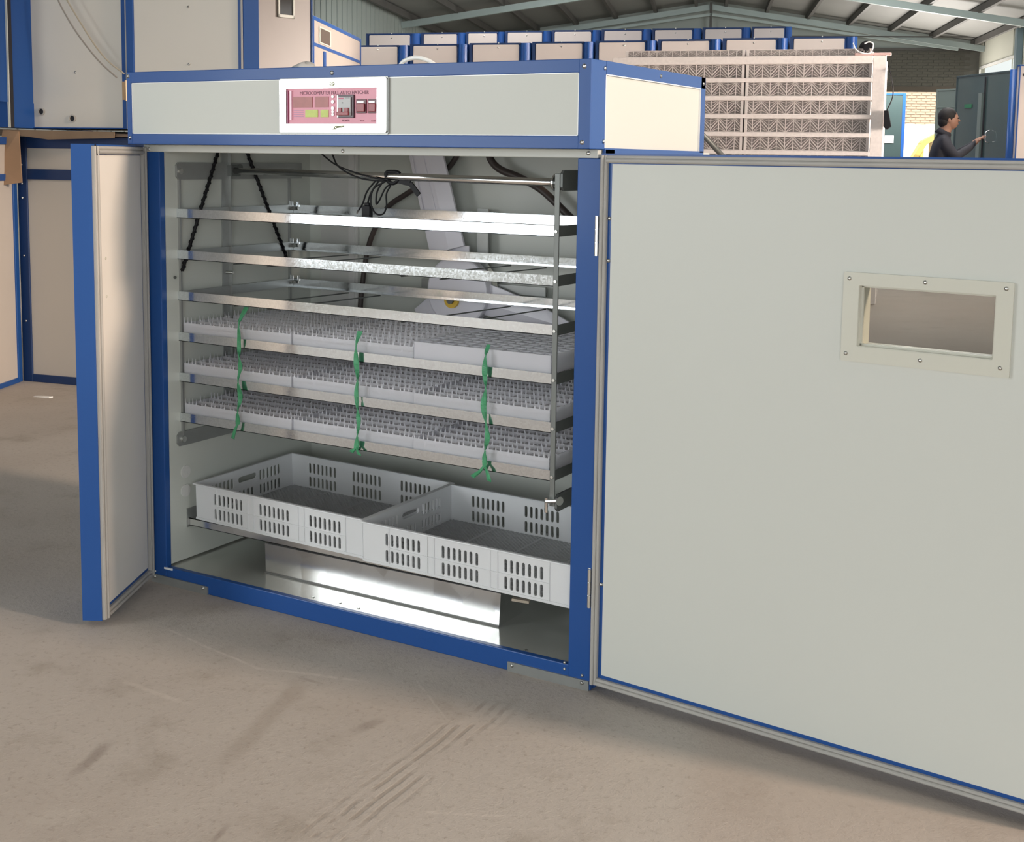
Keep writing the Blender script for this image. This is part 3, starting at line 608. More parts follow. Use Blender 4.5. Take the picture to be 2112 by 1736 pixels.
# man in dark clothes, profile to the right, arm out
def man():
    base = px_on_line(1938, 300, sp(0, 12.35), VD); base.z = 0
    root = thing('person', 'dark-haired man in a dark jacket leaning towards the glossy incubator with one arm out', 'person', tuple(base), TH-0.05); root.scale = (0.975, 0.975, 0.975)
    V = [(0.00, 0.0, 0.95, .150), (0.00, 0.0, 1.08, .135), (0.00, 0.0, 1.22, .155), (0.01, 0.0, 1.36, .145), (0.035, 0.0, 1.46, .062), (0.055, 0.0, 1.52, .056), (0.07, 0.0, 1.595, .082), (0.07, 0, 1.655, .068)]
    E_ = [(i, i+1) for i in range(7)]
    def chain(start, pts):
        prev = start
        for p in pts: V.append(p); E_.append((prev, len(V)-1)); prev = len(V)-1
        return prev
    for s_ in (-1, 1):
        chain(0, [(0.0, s_*0.09, 0.88, .10), (0.01, s_*0.10, 0.48, .062), (-0.02, s_*0.10, 0.10, .045), (0.0, s_*0.10, 0.045, .042), (0.14, s_*0.10, 0.035, .034)])
    hR = chain(3, [(0.01, -0.17, 1.375, .068), (0.13, -0.20, 1.24, .050), (0.27, -0.10, 1.33, .036), (0.31, -0.06, 1.37, .026), (0.345, -0.04, 1.40, .028)])
    hL = chain(3, [(0.01, 0.17, 1.375, .068), (0.16, 0.18, 1.25, .050), (0.31, 0.12, 1.35, .036), (0.35, 0.10, 1.39, .026), (0.38, 0.09, 1.42, .028)])
    for h, (dx, sd) in ((hR, (0.0, 1)), (hL, (0.0, 1))):
        x, y, z, _ = V[h]
        for k, (fy, ln) in enumerate(((-0.022, 0.045), (-0.008, 0.055), (0.007, 0.052), (0.021, 0.04))):
            chain(h, [(x+0.02, y+fy, z+0.014, .0085), (x+0.02+ln*0.5, y+fy, z+0.028, .008), (x+0.02+ln*0.8, y+fy, z+0.020, .007)])
        chain(h, [(x+0.005, y-0.028*sd, z+0.0, .009), (x+0.03, y-0.036*sd, z+0.012, .008)])
    me = bpy.data.meshes.new('body'); me.from_pydata([v[:3] for v in V], E_, []); me.update()
    o = bpy.data.objects.new('tmp', me); COL.objects.link(o)
    o.modifiers.new('skin', 'SKIN'); sk = me.skin_vertices[0].data if me.skin_vertices else None
    if sk is None:
        bm = bmesh.new(); bm.from_mesh(me); bm.verts.layers.skin.verify(); bm.to_mesh(me); bm.free(); sk = me.skin_vertices[0].data
    for i, v in enumerate(V): sk[i].radius = (v[3], v[3]); sk[i].use_root = (i == 0)
    for i, k in ((0, 1.15), (1, 1.1), (2, 1.2), (3, 1.25)): sk[i].radius = (V[i][3]*0.8, V[i][3]*k)
    o.modifiers.new('sub', 'SUBSURF').levels = 2
    dg = bpy.context.evaluated_depsgraph_get(); dg.update()
    bme = bpy.data.meshes.new_from_object(o.evaluated_get(dg)); bpy.data.objects.remove(o)
    jk = mat('dark_navy_jacket', (0.022, 0.024, 0.034), 0.8, var=0.2, vscale=10); tr_ = mat('dark_trousers', (0.03, 0.03, 0.035), 0.8)
    skn = mat('warm_skin', (0.36, 0.20, 0.14), 0.5); sh = mat('black_shoe', (0.015, 0.015, 0.015), 0.4)
    for m_ in (jk, tr_, skn, sh): bme.materials.append(m_)
    for p in bme.polygons:
        c = p.center; p.material_index = 2 if (c.z > 1.475 or c.x > 0.325) else (0 if c.z > 0.93 else (1 if c.z > 0.09 else 3)); p.use_smooth = True
    link('body', bme, None, root)
    # head features
    def ball(b, c, r, sx=1, sy=1, sz=1, n=10, m=14):
        vs = []; fs = []
        for i in range(n+1):
            for j in range(m):
                t, q = pi*i/n, 2*pi*j/m; vs.append((c[0]+r*sx*sin(t)*cos(q), c[1]+r*sy*sin(t)*sin(q), c[2]+r*sz*cos(t)))
        for i in range(n):
            for j in range(m): fs.append((i*m+j, (i+1)*m+j, (i+1)*m+(j+1) % m, i*m+(j+1) % m))
        b.add(vs, fs)
    b = MB(); ball(b, (0.085, 0, 1.60), 0.078, 1.05, 0.9, 1.30); ball(b, (0.115, 0, 1.555), 0.045, 1, 0.9, 0.9)
    b.add([(0.165, -0.008, 1.615), (0.165, 0.008, 1.615), (0.188, 0, 1.588), (0.163, -0.013, 1.582), (0.163, 0.013, 1.582)], [(0, 2, 1), (0, 3, 2), (1, 2, 4), (3, 4, 2), (0, 1, 4, 3)])
    ball(b, (0.158, 0, 1.560), 0.014, 0.8, 1.5, 0.5)
    for s_ in (-1, 1): ball(b, (0.07, s_*0.072, 1.595), 0.020, 0.7, 0.35, 1.2)
    b.build('head', skn, root, smooth=True)
    b = MB()
    for s_ in (-1, 1): ball(b, (0.155, s_*0.028, 1.615), 0.009)
    b.build('eye', BLACK, root, smooth=True)
    b = MB(); ball(b, (0.060, 0, 1.632), 0.088, 1.05, 0.92, 1.02); ball(b, (0.035, 0, 1.585), 0.072, 0.9, 0.98, 1.0); b.build('hair', mat('black_hair', (0.012, 0.010, 0.010), 0.7, bump=0.6, bscale=90), root, smooth=True)
    b = MB(); b.tube([(0.02, 0, 1.445), (0.045, 0, 1.49)], 0.07, 14, None, [0.085, 0.068]); b.build('collar', jk, root, smooth=True)
man()
# yard: yellow machine beyond the gateway
a, _ = two_pt(1868, 29, 1870, 29)
YM = mat('sunlit_yellow_paint', (0.80, 0.58, 0.16), 0.5); YW = mat('pale_grey_tank', (0.62, 0.60, 0.56), 0.5)
ym = thing('yellow_machine', 'yellow arched machine with a pale drum standing in the sunny yard', 'machine', tuple(sp(5.15, VF+2.6)), TH)
b = MB(); arch = [(0.0, 0.0), (0.05, 1.2), (0.35, 1.75), (0.8, 2.0), (1.4, 2.12), (1.4, 2.02), (0.85, 1.9), (0.45, 1.66), (0.16, 1.15), (0.12, 0.0)]
b.prism(arch, -0.03, 0.5); b.build('hood', YM, ym); MB().box((0.3, 0.0, 0.2), (0.38, 0.4, 1.7)).build('upright', YM, ym)
MB().cyl((0.75, 0.25, 1.25), (0.75, 0.25, 1.85), 0.2, 20).build('drum', YW, ym, smooth=False); MB().box((0.5, 0.02, 0), (1.2, 0.5, 1.22)).build('cabinet', mat('buff_cabinet', (0.60, 0.47, 0.33), 0.6), ym)
ws = thing('white_tarpaulin', 'sunlit white tarpaulin slung behind the yellow machine', 'tarpaulin', tuple(sp(5.4, VF+4.4)), TH)
b = MB(); n = 8
vs = [(-0.6+2.6*i/n, 0.02*sin(i*1.7), 0.0) for i in range(n+1)] + [(-0.6+2.6*i/n, 0.06*sin(i*2.1), 2.15+0.25*i/n+0.04*sin(i*1.3)) for i in range(n+1)]
vs += [(x, y+0.01, z) for x, y, z in vs]; k2 = 2*(n+1)
fs = [(i, i+1, n+2+i, n+1+i) for i in range(n)] + [(k2+i, k2+n+1+i, k2+n+2+i, k2+i+1) for i in range(n)] + [(n+1+i, n+2+i, k2+n+2+i, k2+n+1+i) for i in range(n)]
b.add(vs, fs); b.build('sheet', mat('white_canvas', (0.85, 0.82, 0.76), 0.8), ws)
#%%MAIN
# ------------------------------------------------------------------ the open incubator
IW, IH, DEP = 1.30, 1.146, 0.60
inc = thing('incubator', 'open white incubator with blue frame, red control panel, both front doors swung open', 'incubator')
j = 0.0527
def part(name, m, *boxes, bevel=0.0, label=None, parent=None, mw=None):
    b = MB()
    for a, c in boxes: b.box(a, c)
    return b.build(name, m, parent or inc, bevel, label=label, mw=mw)
part('side_wall', INNER, ((0.004, 0.018, 0.05), (j, DEP, 1.20)), label='left side wall, grey inside')
part('side_wall', INNER, ((IW-j, 0.018, 0.05), (IW-0.004, DEP, IH)), label='right side wall')
part('back_wall', INNER, ((j, 0.585, 0.0), (IW-j, DEP, 1.20)))
part('inner_floor', FLOORIN, ((0.004, 0.012, 0.004), (IW-0.004, 0.585, 0.0455)))
part('inner_ceiling', INNER, ((j, 0.02, 1.20), (IW-j, 0.585, 1.21)))
part('frame_post', BLUE, ((0.0, 0.0, 0.0), (j, 0.018, IH-0.018)), bevel=0.002)
part('frame_post', BLUE, ((IW-j-0.001, 0.0, 0.0), (IW, 0.018, IH-0.018)), bevel=0.002)
part('corner_trim', BLUE, ((-0.002, 0.018, 0.0), (0.002, 0.06, IH)), ((-0.002, 0.06, 0.0), (0.002, DEP, 0.04)))
part('corner_trim', BLUE, ((IW-0.003, 0.018, 0.0), (IW+0.001, 0.06, IH)), ((IW-0.003, 0.06, 0.0), (IW+0.001, DEP, 0.04)))
part('sill_rail', BLUE, ((j, 0.0, 0.0), (IW-j, 0.016, 0.0465)), bevel=0.002)
part('head_strip', GASKET, ((0.0, -0.002, 1.128), (IW-0.006, 0.02, IH)), bevel=0.002, label='pale grey strip under the control head').data.materials[0] = mat('pale_grey_strip', (0.55, 0.56, 0.52), 0.45)
part('sill_lip', WPL, ((0.046, -0.002, 0.041), (0.075, 0.004, 0.046)))
for x0, x1 in ((0.002, 0.201), (1.097, 1.2975)):
    fp = part('foot_plate', GALVD, ((x0, -0.004, 0.0), (x1, 0.0, 0.0215)))
    for x in (x0+0.012, x1-0.015): screw(fp, (x, -0.004, 0.0155), 0, 0.9)
for x, z in ((0.012, 0.028), (1.238, 0.035), (1.238, 0.049), (1.281, 0.030)): screw(inc, (x, 0.0, z), 0, 0.7)
for x, z in ((0.02, 1.135), (1.272, 1.138), (0.64, 1.136)): screw(inc, (x, -0.002, z), 0, 0.9)
for x, y in ((0.52, 0.03), (0.60, 0.035), (0.66, 0.03), (1.13, 0.02)): MB().cyl((x, y, 0.0455), (x, y, 0.0475), 0.0035, 10).build('rivet', SCREW, inc)
# control head
hx, y0, y1, z0, z1_ = 0, -0.0525, 0.549, 1.146, 1.324
part('control_head', WHITE, ((0.004, y0+0.002, z0+0.002), (IW-0.004, y1, z1_-0.003)))
part('head_trim', BLUE, ((0, y0, z1_-0.027), (IW, y0+0.03, z1_)), bevel=0.0015, label='upper blue trim of the control head')
part('head_trim', BLUE, ((0, y0, z0), (IW, y0+0.03, z0+0.026)), bevel=0.0015, label='lower blue trim of the control head')
part('head_trim', BLUE, ((0, y0-0.0005, z0), (0.0165, y0+0.03, z1_)), bevel=0.0015)
part('head_trim', BLUE, ((IW-0.027, y0-0.0005, z0), (IW+0.001, y0+0.066, z1_)), bevel=0.0015)
part('head_side_trim', BLUE, ((IW-0.004, y0+0.066, z1_-0.026), (IW+0.001, y1, z1_)), ((IW-0.004, y0+0.066, z0-0.008), (IW+0.001, y1, z0+0.003)), ((IW-0.004, 0.524, z0), (IW+0.001, y1+0.001, z1_)))
part('head_side_trim', BLUE, ((-0.001, y0+0.03, z1_-0.026), (0.004, y1, z1_)), ((-0.001, y0+0.03, z0), (0.004, y1, z0+0.026)))
part('panel_edge', WPL, ((0.0165, y0+0.0005, z1_-0.0285), (IW-0.027, y0+0.002, z1_-0.027)), ((0.0165, y0+0.0005, z0+0.026), (IW-0.027, y0+0.002, z0+0.0275)), ((0.0165, y0+0.0005, z0+0.026), (0.018, y0+0.002, z1_-0.027)), ((IW-0.0285, y0+0.0005, z0+0.026), (IW-0.027, y0+0.002, z1_-0.027)))
part('panel_edge', WPL, ((IW-0.004, 0.0135, z0+0.003), (IW+0.0004, 0.0155, z1_-0.026)), ((IW-0.004, 0.5225, z0+0.003), (IW+0.0004, 0.5245, z1_-0.026)), ((IW-0.004, 0.0135, z1_-0.028), (IW+0.0004, 0.5245, z1_-0.026)))
for x, z in ((0.006, 1.314), (0.009, 1.162), (0.650, 1.309), (1.285, 1.309), (1.283, 1.159)): screw(inc, (x, y0, z), 0, 1.0)
for y, z in ((0.006, 1.309), (0.006, 1.162), (0.284, 1.311), (0.535, 1.309)): screw(inc, (IW+0.001, y, z), pi/2, 0.9)
# control panel
CPY = y0
def cp(X, Y): return (0.5215 + ((560+X/8.123)-593)*0.001403, 1.2735 - ((150+Y/8.121)-185)*0.0010972)
fr = MB(); (ax, az), (bx, bz) = cp(155, 1000), cp(1905, 115); (cx_, cz_), (dx_, dz_) = cp(265, 860), cp(1760, 275)
vs, fs = holed_plate(rrect(ax, az, bx, bz, 0.004), [[(cx_, cz_), (dx_, cz_), (dx_, dz_), (cx_, dz_)][::-1]], 0.007)
fr.add([(x, CPY-0.0035+z, y) for x, y, z in vs], fs)
MIRW = mat('mirror_white_bezel', (0.95, 0.95, 0.94), 0.10, 0.55, coat=0.6)
cpo = fr.build('control_panel', MIRW, inc, 0.002, label='bright white bezel around the red control panel')
vs, fs = holed_plate(rrect(ax-0.0036, az-0.0036, bx+0.0034, bz+0.0020, 0.004), [rrect(ax+0.0005, az+0.0005, bx-0.0005, bz-0.0005, 0.003)[::-1]], 0.003)
bz_ = MB(); bz_.add([(x, CPY-0.0015+z, y) for x, y, z in vs], fs); bz_.build('bezel_edge', mat('dark_chrome_edge', (0.16, 0.16, 0.15), 0.25, 0.8), cpo, label='dark chrome outline of the bezel')
def pane(name, m, X0, Y0, X1, Y1, ya=0.0022, yb=0.0, bevel=0.0, label=None, par=None):
    (x0_, z0_), (x1_, z1__) = cp(X0, Y1), cp(X1, Y0)
    b = MB(); b.box((x0_, CPY-ya, z0_), (x1_, CPY-yb, z1__)); return b.build(name, m, par or cpo, bevel, label=label)
PINK = mat('pink_fascia', (0.72, 0.26, 0.34), 0.3, var=0.12, vscale=12)
pane('fascia', PINK, 265, 275, 1760, 860, 0.0022)
pane('cover_hinge', mat('pale_pink_acrylic', (0.92, 0.62, 0.72), 0.2), 325, 305, 355, 790, 0.006)
pane('cover_edge', mat('magenta_edge', (0.35, 0.09, 0.18), 0.4), 275, 300, 292, 850, 0.005)
DISP = mat('dull_red_display', (0.42, 0.14, 0.13), 0.35, var=0.15, vscale=60)
pane('display', DISP, 370, 408, 700, 585, 0.0035); pane('display', DISP, 740, 408, 965, 585, 0.0035)
LCD = mat('yellow_green_display', (0.58, 0.66, 0.16), 0.4, var=0.12, vscale=90)
pane('small_display', LCD, 580, 625, 790, 748, 0.0035); pane('small_display', LCD, 835, 625, 965, 748, 0.0035)
MV = mat('mauve_print', (0.46, 0.24, 0.38), 0.4)
for k in range(4): pane('print_line', MV, 375, 632+k*34, 545, 640+k*34, 0.0025)
for k, Y in enumerate((412, 497, 602, 660, 705)):
    (x_, z_) = cp(1040, Y); MB().cyl((x_, CPY-0.0022, z_), (x_, CPY-0.005, z_), 0.0042 if k in (1, 2) else 0.0034, 14).build('button', WPL, cpo)
pane('breaker_surround', mat('dark_maroon_frame', (0.045, 0.012, 0.02), 0.3), 1115, 385, 1390, 762, 0.006, bevel=0.001)
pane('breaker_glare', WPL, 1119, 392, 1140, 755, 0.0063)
pane('breaker', mat('grey_breaker', (0.55, 0.55, 0.55), 0.4), 1148, 425, 1350, 725, 0.009)
RED = mat('dark_red_switch', (0.30, 0.035, 0.045), 0.3, var=0.1)
pane('breaker_lever', RED, 1140, 665, 1335, 722, 0.014, 0.009, 0.001); pane('breaker_lever', RED, 1165, 600, 1215, 672, 0.013, 0.009); pane('breaker_lever', RED, 1265, 600, 1325, 672, 0.013, 0.009)
pane('breaker_print', mat('breaker_pink', (0.6, 0.15, 0.25), 0.4), 1160, 436, 1240, 458, 0.0094); pane('breaker_print', IRON, 1262, 436, 1340, 443, 0.0094); pane('breaker_print', IRON, 1212, 508, 1232, 526, 0.0094)
for X0, X1 in ((1422, 1583), (1610, 1757)):
    pane('rocker_switch', mat('switch_bezel', (0.10, 0.015, 0.025), 0.3), X0, 462, X1, 687, 0.005, bevel=0.0008)
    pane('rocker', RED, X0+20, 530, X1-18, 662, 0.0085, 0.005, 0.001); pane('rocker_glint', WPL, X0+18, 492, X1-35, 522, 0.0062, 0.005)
INK = mat('purple_grey_ink', (0.22, 0.09, 0.13), 0.5)
(x_, z_) = cp(1050, 352); text_mesh('MICROCOMPUTER FULL-AUTO HATCHER', 0.0112, INK, 'lettering', cpo, (x_, CPY-0.0026, z_), (pi/2, 0, 0), 'CENTER', 0.93)
(x_, z_) = cp(1247, 805); text_mesh('POWER', 0.006, INK, 'lettering', cpo, (x_, CPY-0.0026, z_), (pi/2, 0, 0))
(x_, z_) = cp(1510, 808); text_mesh('LIGHT', 0.0042, mat('pale_ink', (0.5, 0.18, 0.25), 0.5), 'lettering', cpo, (x_, CPY-0.0026, z_), (pi/2, 0, 0))
(x_, z_) = cp(1690, 812); text_mesh('ALARM', 0.0042, mat('pale_ink', (0.5, 0.18, 0.25), 0.5), 'lettering', cpo, (x_, CPY-0.0026, z_), (pi/2, 0, 0))
OL = mat('olive_emblem', (0.40, 0.42, 0.20), 0.4)
eb = MB()
def stroke(pts, w=0.0018, ya=0.0079):
    q = [cp(*p) for p in pts]
    for k in range(len(q)-1): eb.bar((q[k][0], CPY-ya, q[k][1]), (q[k+1][0], CPY-ya, q[k+1][1]), w, 0.0006, None, (0, 1, 0))
stroke([(1010, 185), (1040, 192), (1075, 186), (1080, 215), (1050, 236), (1015, 228), (1010, 205), (1040, 210), (1075, 212)])
stroke([(1050, 948), (1090, 935), (1080, 915), (1105, 897), (1240, 895), (1200, 915), (1110, 925), (1105, 945), (1070, 950)]); stroke([(1120, 905), (1190, 905)]); stroke([(1110, 915), (1180, 915)])
eb.build('emblem', OL, cpo)

# doors -------------------------------------------------------------
def door(w, th, zb, zt, mw, label, skin, hole=None, gk=0.015, bluew=0.012, flip=1):
    """face looks to local -y, x runs from the hinge, thickness to +y"""
    b = MB()
    if hole:
        hx0, hz0, hx1, hz1 = hole
        b.box((0, 0.0, zb), (hx0, th, zt)); b.box((hx1, 0.0, zb), (w, th, zt)); b.box((hx0, 0, zb), (hx1, th, hz0)); b.box((hx0, 0, hz1), (hx1, th, zt))
    else: b.box((0, 0, zb), (w, th, zt))
    d = b.build('door', BLUE, inc, label=label, mw=mw)
    g0, g1 = 0.003, 0.003+gk
    for nm, a, c in (('seal', (g0, zb+0.002), (g1, zt-0.004)), ('seal', (w-g1, zb+0.002), (w-g0, zt-0.004)), ('seal', (g1, zt-0.004-gk), (w-g1, zt-0.004)), ('seal', (g1, zb+0.002), (w-g1, zb+0.002+gk))):
        s_ = MB(); vert = (c[1]-a[1]) > (c[0]-a[0])
        s_.box((a[0], -0.007, a[1]), (c[0], 0, c[1]))
        if vert:
            m1 = a[0]+(c[0]-a[0])*0.30; m2 = a[0]+(c[0]-a[0])*0.75
            s_.cyl((m1, -0.0085, a[1]), (m1, -0.0085, c[1]), 0.0042, 10); s_.cyl((m2, -0.006, a[1]), (m2, -0.006, c[1]), 0.0034, 10)
        else:
            m1 = a[1]+(c[1]-a[1])*0.30; m2 = a[1]+(c[1]-a[1])*0.75
            s_.cyl((a[0], -0.0085, m1), (c[0], -0.0085, m1), 0.0042, 10); s_.cyl((a[0], -0.006, m2), (c[0], -0.006, m2), 0.0034, 10)
        s_.build(nm, GASKET, d)
    p0, p1 = g1+bluew, w-g1-bluew; q0, q1 = zb+0.002+gk+0.008, zt-0.004-gk-0.002
    s_ = MB()
    if hole:
        s_.box((p0, -0.0015, q0), (hx0, 0.001, q1)); s_.box((hx1, -0.0015, q0), (p1, 0.001, q1)); s_.box((hx0, -0.0015, q0), (hx1, 0.001, hz0)); s_.box((hx0, -0.0015, hz1), (hx1, 0.001, q1))
    else: s_.box((p0, -0.0015, q0), (p1, 0.001, q1))
    s_.build('door_skin', skin, d)
    return d
AR = 0.0923
mwR = Matrix.Translation((IW+0.001, 0, 0)) @ Matrix.Rotation(-AR, 4, 'Z')
dR = door(0.965, 0.049, 0.018, 1.138, mwR, 'wide right door swung open, inner side to the camera', WHITE, (0.546, 0.792, 0.796, 0.915), 0.015, 0.009)
vs, fs = holed_plate(rrect(0.523, 0.770, 0.818, 0.9315, 0.003), [rrect(0.552, 0.798, 0.790, 0.909, 0.002)[::-1]], 0.006)
b = MB(); b.add([(x, -0.0045+z, y) for x, y, z in vs], fs); b.build('window_frame', IVORY, dR, 0.0015, label='ivory plastic window frame')
b = MB()
for a, c in (((0.546, -0.006, 0.792), (0.553, 0.052, 0.915)), ((0.789, -0.006, 0.792), (0.796, 0.052, 0.915)), ((0.553, -0.006, 0.792), (0.789, 0.052, 0.799)), ((0.553, -0.006, 0.908), (0.789, 0.052, 0.915))): b.box(a, c)
b.build('window_reveal', IVORY, dR)
b = MB()
for a, c in (((0.552, 0.006, 0.798), (0.5565, 0.011, 0.909)), ((0.7855, 0.006, 0.798), (0.790, 0.011, 0.909)), ((0.552, 0.006, 0.798), (0.79, 0.011, 0.8025)), ((0.552, 0.006, 0.9045), (0.79, 0.011, 0.909))): b.box(a, c)
b.build('glazing_bead', IVORY, dR)
MB().box((0.553, 0.013, 0.799), (0.789, 0.015, 0.908)).build('window_glass', GLASS, dR)
for s_, z in ((0.534, 0.920), (0.670, 0.922), (0.806, 0.921), (0.533, 0.784), (0.668, 0.785), (0.803, 0.786)): screw(dR, (s_, -0.0075, z), 0, 0.75)
for z in (1.007, 0.921, 0.240): screw(dR, (0.0225, -0.001, z), 0, 0.8)
AL = -0.4683
vL = Vector((-sin(AL), -cos(AL), 0)); nL = Vector((-cos(AL), sin(AL), 0))
mwL = Matrix((( vL.x, nL.x, 0, 0), (vL.y, nL.y, 0, 0), (0, 0, 1, 0), (0, 0, 0, 1)))   # local x along the door, local y outwards
mwL = Matrix.Translation((-0.001, -0.002, 0)) @ mwL
# handedness: mirror-free version runs the face to -y
dL = door(0.329, 0.047, 0.016, 1.143, mwL, 'narrow left door swung open, its blue free edge towards the camera', WHITE_LIT, None, 0.019, 0.006)
for z in (0.876, 0.786): MB().cyl((0.262, -0.0015, z), (0.262, -0.003, z), 0.0035, 12).build('dimple', IVORY, dL)
b = MB(); b.tube([(0.318, -0.006, 1.142), (0.318, -0.009, 1.12), (0.312, -0.009, 1.116), (0.308, -0.009, 1.121), (0.308, -0.006, 1.139)], 0.0022, 8); b.build('seal_end', BLACK, dL)
# hinges
for z0h, z1h in ((0.929, 1.011), (0.184, 0.269)):
    b = MB(); nk = 3
    for k in range(nk):
        za = z0h+(z1h-z0h)*k/nk+0.0008; zb_ = z0h+(z1h-z0h)*(k+1)/nk-0.0008; b.cyl((IW-0.004, -0.005, za), (IW-0.004, -0.005, zb_), 0.0042, 12)
    b.box((IW-0.010, -0.0015, z0h), (IW-0.004, 0.0, z1h)); b.build('hinge', SCREW, inc)
b = MB()
for za, zb_ in ((1.075, 1.138), (1.018, 1.046), (0.985, 1.002), (0.955, 0.972), (0.78, 0.935), (0.62, 0.66), (0.50, 0.60), (0.40, 0.46)): b.box((-0.001, -0.006, za), (0.005, -0.001, zb_))
b.build('long_hinge', WPL, inc, label='white piano hinge of the narrow door')
#%%INSIDE
# turning rack -------------------------------------------------------------
XL, XR, YF, YB, ZR, DZ, RH = 0.0475, 1.163, 0.0563, 0.502, 0.9597, 0.1069, 0.0235
rack = MB().box((XL+0.001, YF+0.004, 0.372), (XL+0.012, YF+0.010, 1.098)).build('turning_rack', GALVD, inc, label='galvanised turning rack with six levels')
b = lambda: MB()
MB().box((XR+0.004, YF-0.008, 0.372), (XR+0.016, YF-0.004, 1.095)).build('upright', GALVU, rack, 0.001)
MB().box((XR+0.004, YF-0.004, 0.372), (XR+0.007, YF+0.012, 1.095)).build('upright', GALVU, rack)
MB().box((XL+0.001, YB-0.016, 0.372), (XL+0.012, YB-0.010, 1.09)).build('upright', GALVD, rack)
MB().box((XR+0.004, YB-0.016, 0.372), (XR+0.016, YB-0.010, 1.09)).build('upright', GALVD, rack)
for k in range(6):
    z = ZR-DZ*k
    MB().box((XL, YF, z), (XR, YF+0.0015, z+RH)).box((XL, YF, z), (XR, YF+0.022, z+0.0015)).build('front_rail', GALV, rack)
    MB().box((XR, YF-0.0005, z-0.001), (XR+0.0035, YF+0.016, z+RH)).build('rail_end', DKGAP, rack)
    MB().box((XL, YB-0.0015, z), (XR+0.02, YB, z+RH)).box((XL, YB-0.022, z), (XR+0.02, YB, z+0.0015)).build('rear_rail', GALV, rack)
    MB().box((XL+0.012, YF+0.002, z), (XL+0.0135, YB-0.002, z+RH)).build('side_rail', GALVD, rack)
    MB().box((XR+0.0075, YF+0.002, z), (XR+0.009, YB-0.002, z+RH)).build('side_rail', IRON, rack)
    MB().cyl((XL+0.014, YB-0.006, z+0.013), (XL+0.024, YB-0.010, z+0.013), 0.005, 10).build('bolt', SCREW, rack)
    MB().cyl((XR+0.010, YF-0.011, z+0.012), (XR+0.010, YF-0.004, z+0.012), 0.0035, 10).build('bolt', SCREW, rack)
    MB().box((XL+0.010, YB-0.014, z+0.020), (XL+0.022, YB-0.012, z+0.034)).box((XL+0.026, YB-0.004, z+0.018), (XL+0.036, YB-0.002, z+0.032)).build('corner_clip', GALV, rack)
for k in (1, 2):
    z = ZR-DZ*k-0.004
    for x0, x1 in ((0.235, 0.27), (0.345, 0.38), (0.752, 0.80), (0.862, 0.905)):
        MB().bar((x0, YF+0.012, z), (x1, YB-0.012, z), 0.003, 0.003).build('tray_runner', IRON, rack)
arm = lambda x, z0a, z1a, ya, yb: [(ya+0.008, z0a), (yb, z0a), (yb, z1a), (ya+0.008, z1a), (ya, z1a-0.008), (ya, z0a+0.008)]
def yz_plate(poly, x0, x1):
    n = len(poly); b = MB(); b.add([(x0, y, z) for y, z in poly]+[(x1, y, z) for y, z in poly], [tuple(range(n)), tuple(range(2*n-1, n-1, -1))]+[(i, n+i, n+(i+1) % n, (i+1) % n) for i in range(n)]); return b
yz_plate(arm(0, 1.058, 1.102, YF-0.004, 0.54), j+0.001, j+0.007).build('link_arm', GALVD, rack)
yz_plate(arm(0, 1.058, 1.102, YF-0.006, 0.54), XR+0.016, XR+0.022).build('link_arm', IRON, rack)
yz_plate(arm(0, 0.360, 0.398, YF-0.014, 0.31), j+0.001, j+0.006).build('link_arm', GALVD, rack)
yz_plate(arm(0, 0.360, 0.398, YF-0.006, 0.50), XR+0.016, XR+0.022).build('link_arm', IRON, rack)
MB().cyl((j+0.006, 0.06, 0.378), (j+0.012, 0.06, 0.378), 0.008, 14).build('bolt', SCREW, rack)
MB().cyl((j+0.006, 0.064, 1.08), (j+0.012, 0.064, 1.08), 0.007, 14).build('bolt', SCREW, rack)
bb = MB(); bb.cyl((XR+0.022, YF-0.004, 0.385), (XR+0.0, YF-0.02, 0.385), 0.005, 10); bb.cyl((XR+0.002, YF-0.018, 0.392), (XR+0.002, YF-0.018, 0.360), 0.004, 10); bb.cyl((XR+0.024, YF-0.002, 0.385), (XR+0.028, YF-0.004, 0.385), 0.010, 12); bb.build('pivot_bolt', CHROME, rack)
s0, s1 = Vector((0.068, 0.25, 1.081)), Vector((1.155, 0.078, 1.075))
b = MB(); b.cyl(s0, s1, 0.0088, 20); b.build('shaft', CHROME, rack, smooth=True)
b = MB(); b.cyl(s1, s1+(s1-s0).normalized()*0.004, 0.020, 20); b.cyl(s1+(s1-s0).normalized()*0.004, s1+(s1-s0).normalized()*0.012, 0.010, 12); b.build('shaft_flange', CHROME, rack)
MB().box((j, 0.235, 1.066), (j+0.022, 0.27, 1.096)).cyl((j+0.02, 0.262, 1.09), (j+0.03, 0.262, 1.09), 0.009, 10).build('shaft_bracket', IRON, rack)
# wall post, cords, ports on the left wall
MB().box((j, 0.217, 0.375), (j+0.004, 0.243, 1.19)).box((j, 0.241, 0.375), (j+0.014, 0.243, 1.19)).build('wall_channel', GALVD, inc)
MB().cyl((j+0.004, 0.23, 0.806), (j+0.024, 0.235, 0.806), 0.004, 10).build('bolt', SCREW, inc)
def spiral_cord(p, q, name):
    p = Vector(p); q = Vector(q); n = int((q-p).length/0.0028); d = (q-p).normalized(); a = Vector((1, 0, 0)); c = d.cross(a)
    b = MB(); b.tube([p, q], 0.0042, 8)
    pts = [p+(q-p)*i/n + a*cos(i*0.9)*0.0038 + c*sin(i*0.9)*0.0038 for i in range(n+1)]
    b.tube(pts, 0.003, 5); return b.build(name, BLACK, inc, smooth=True)
spiral_cord((j+0.009, 0.225, 1.19), (j+0.009, 0.064, 0.822), 'drive_chain'); spiral_cord((j+0.009, 0.278, 1.19), (j+0.009, 0.470, 0.830), 'drive_chain')
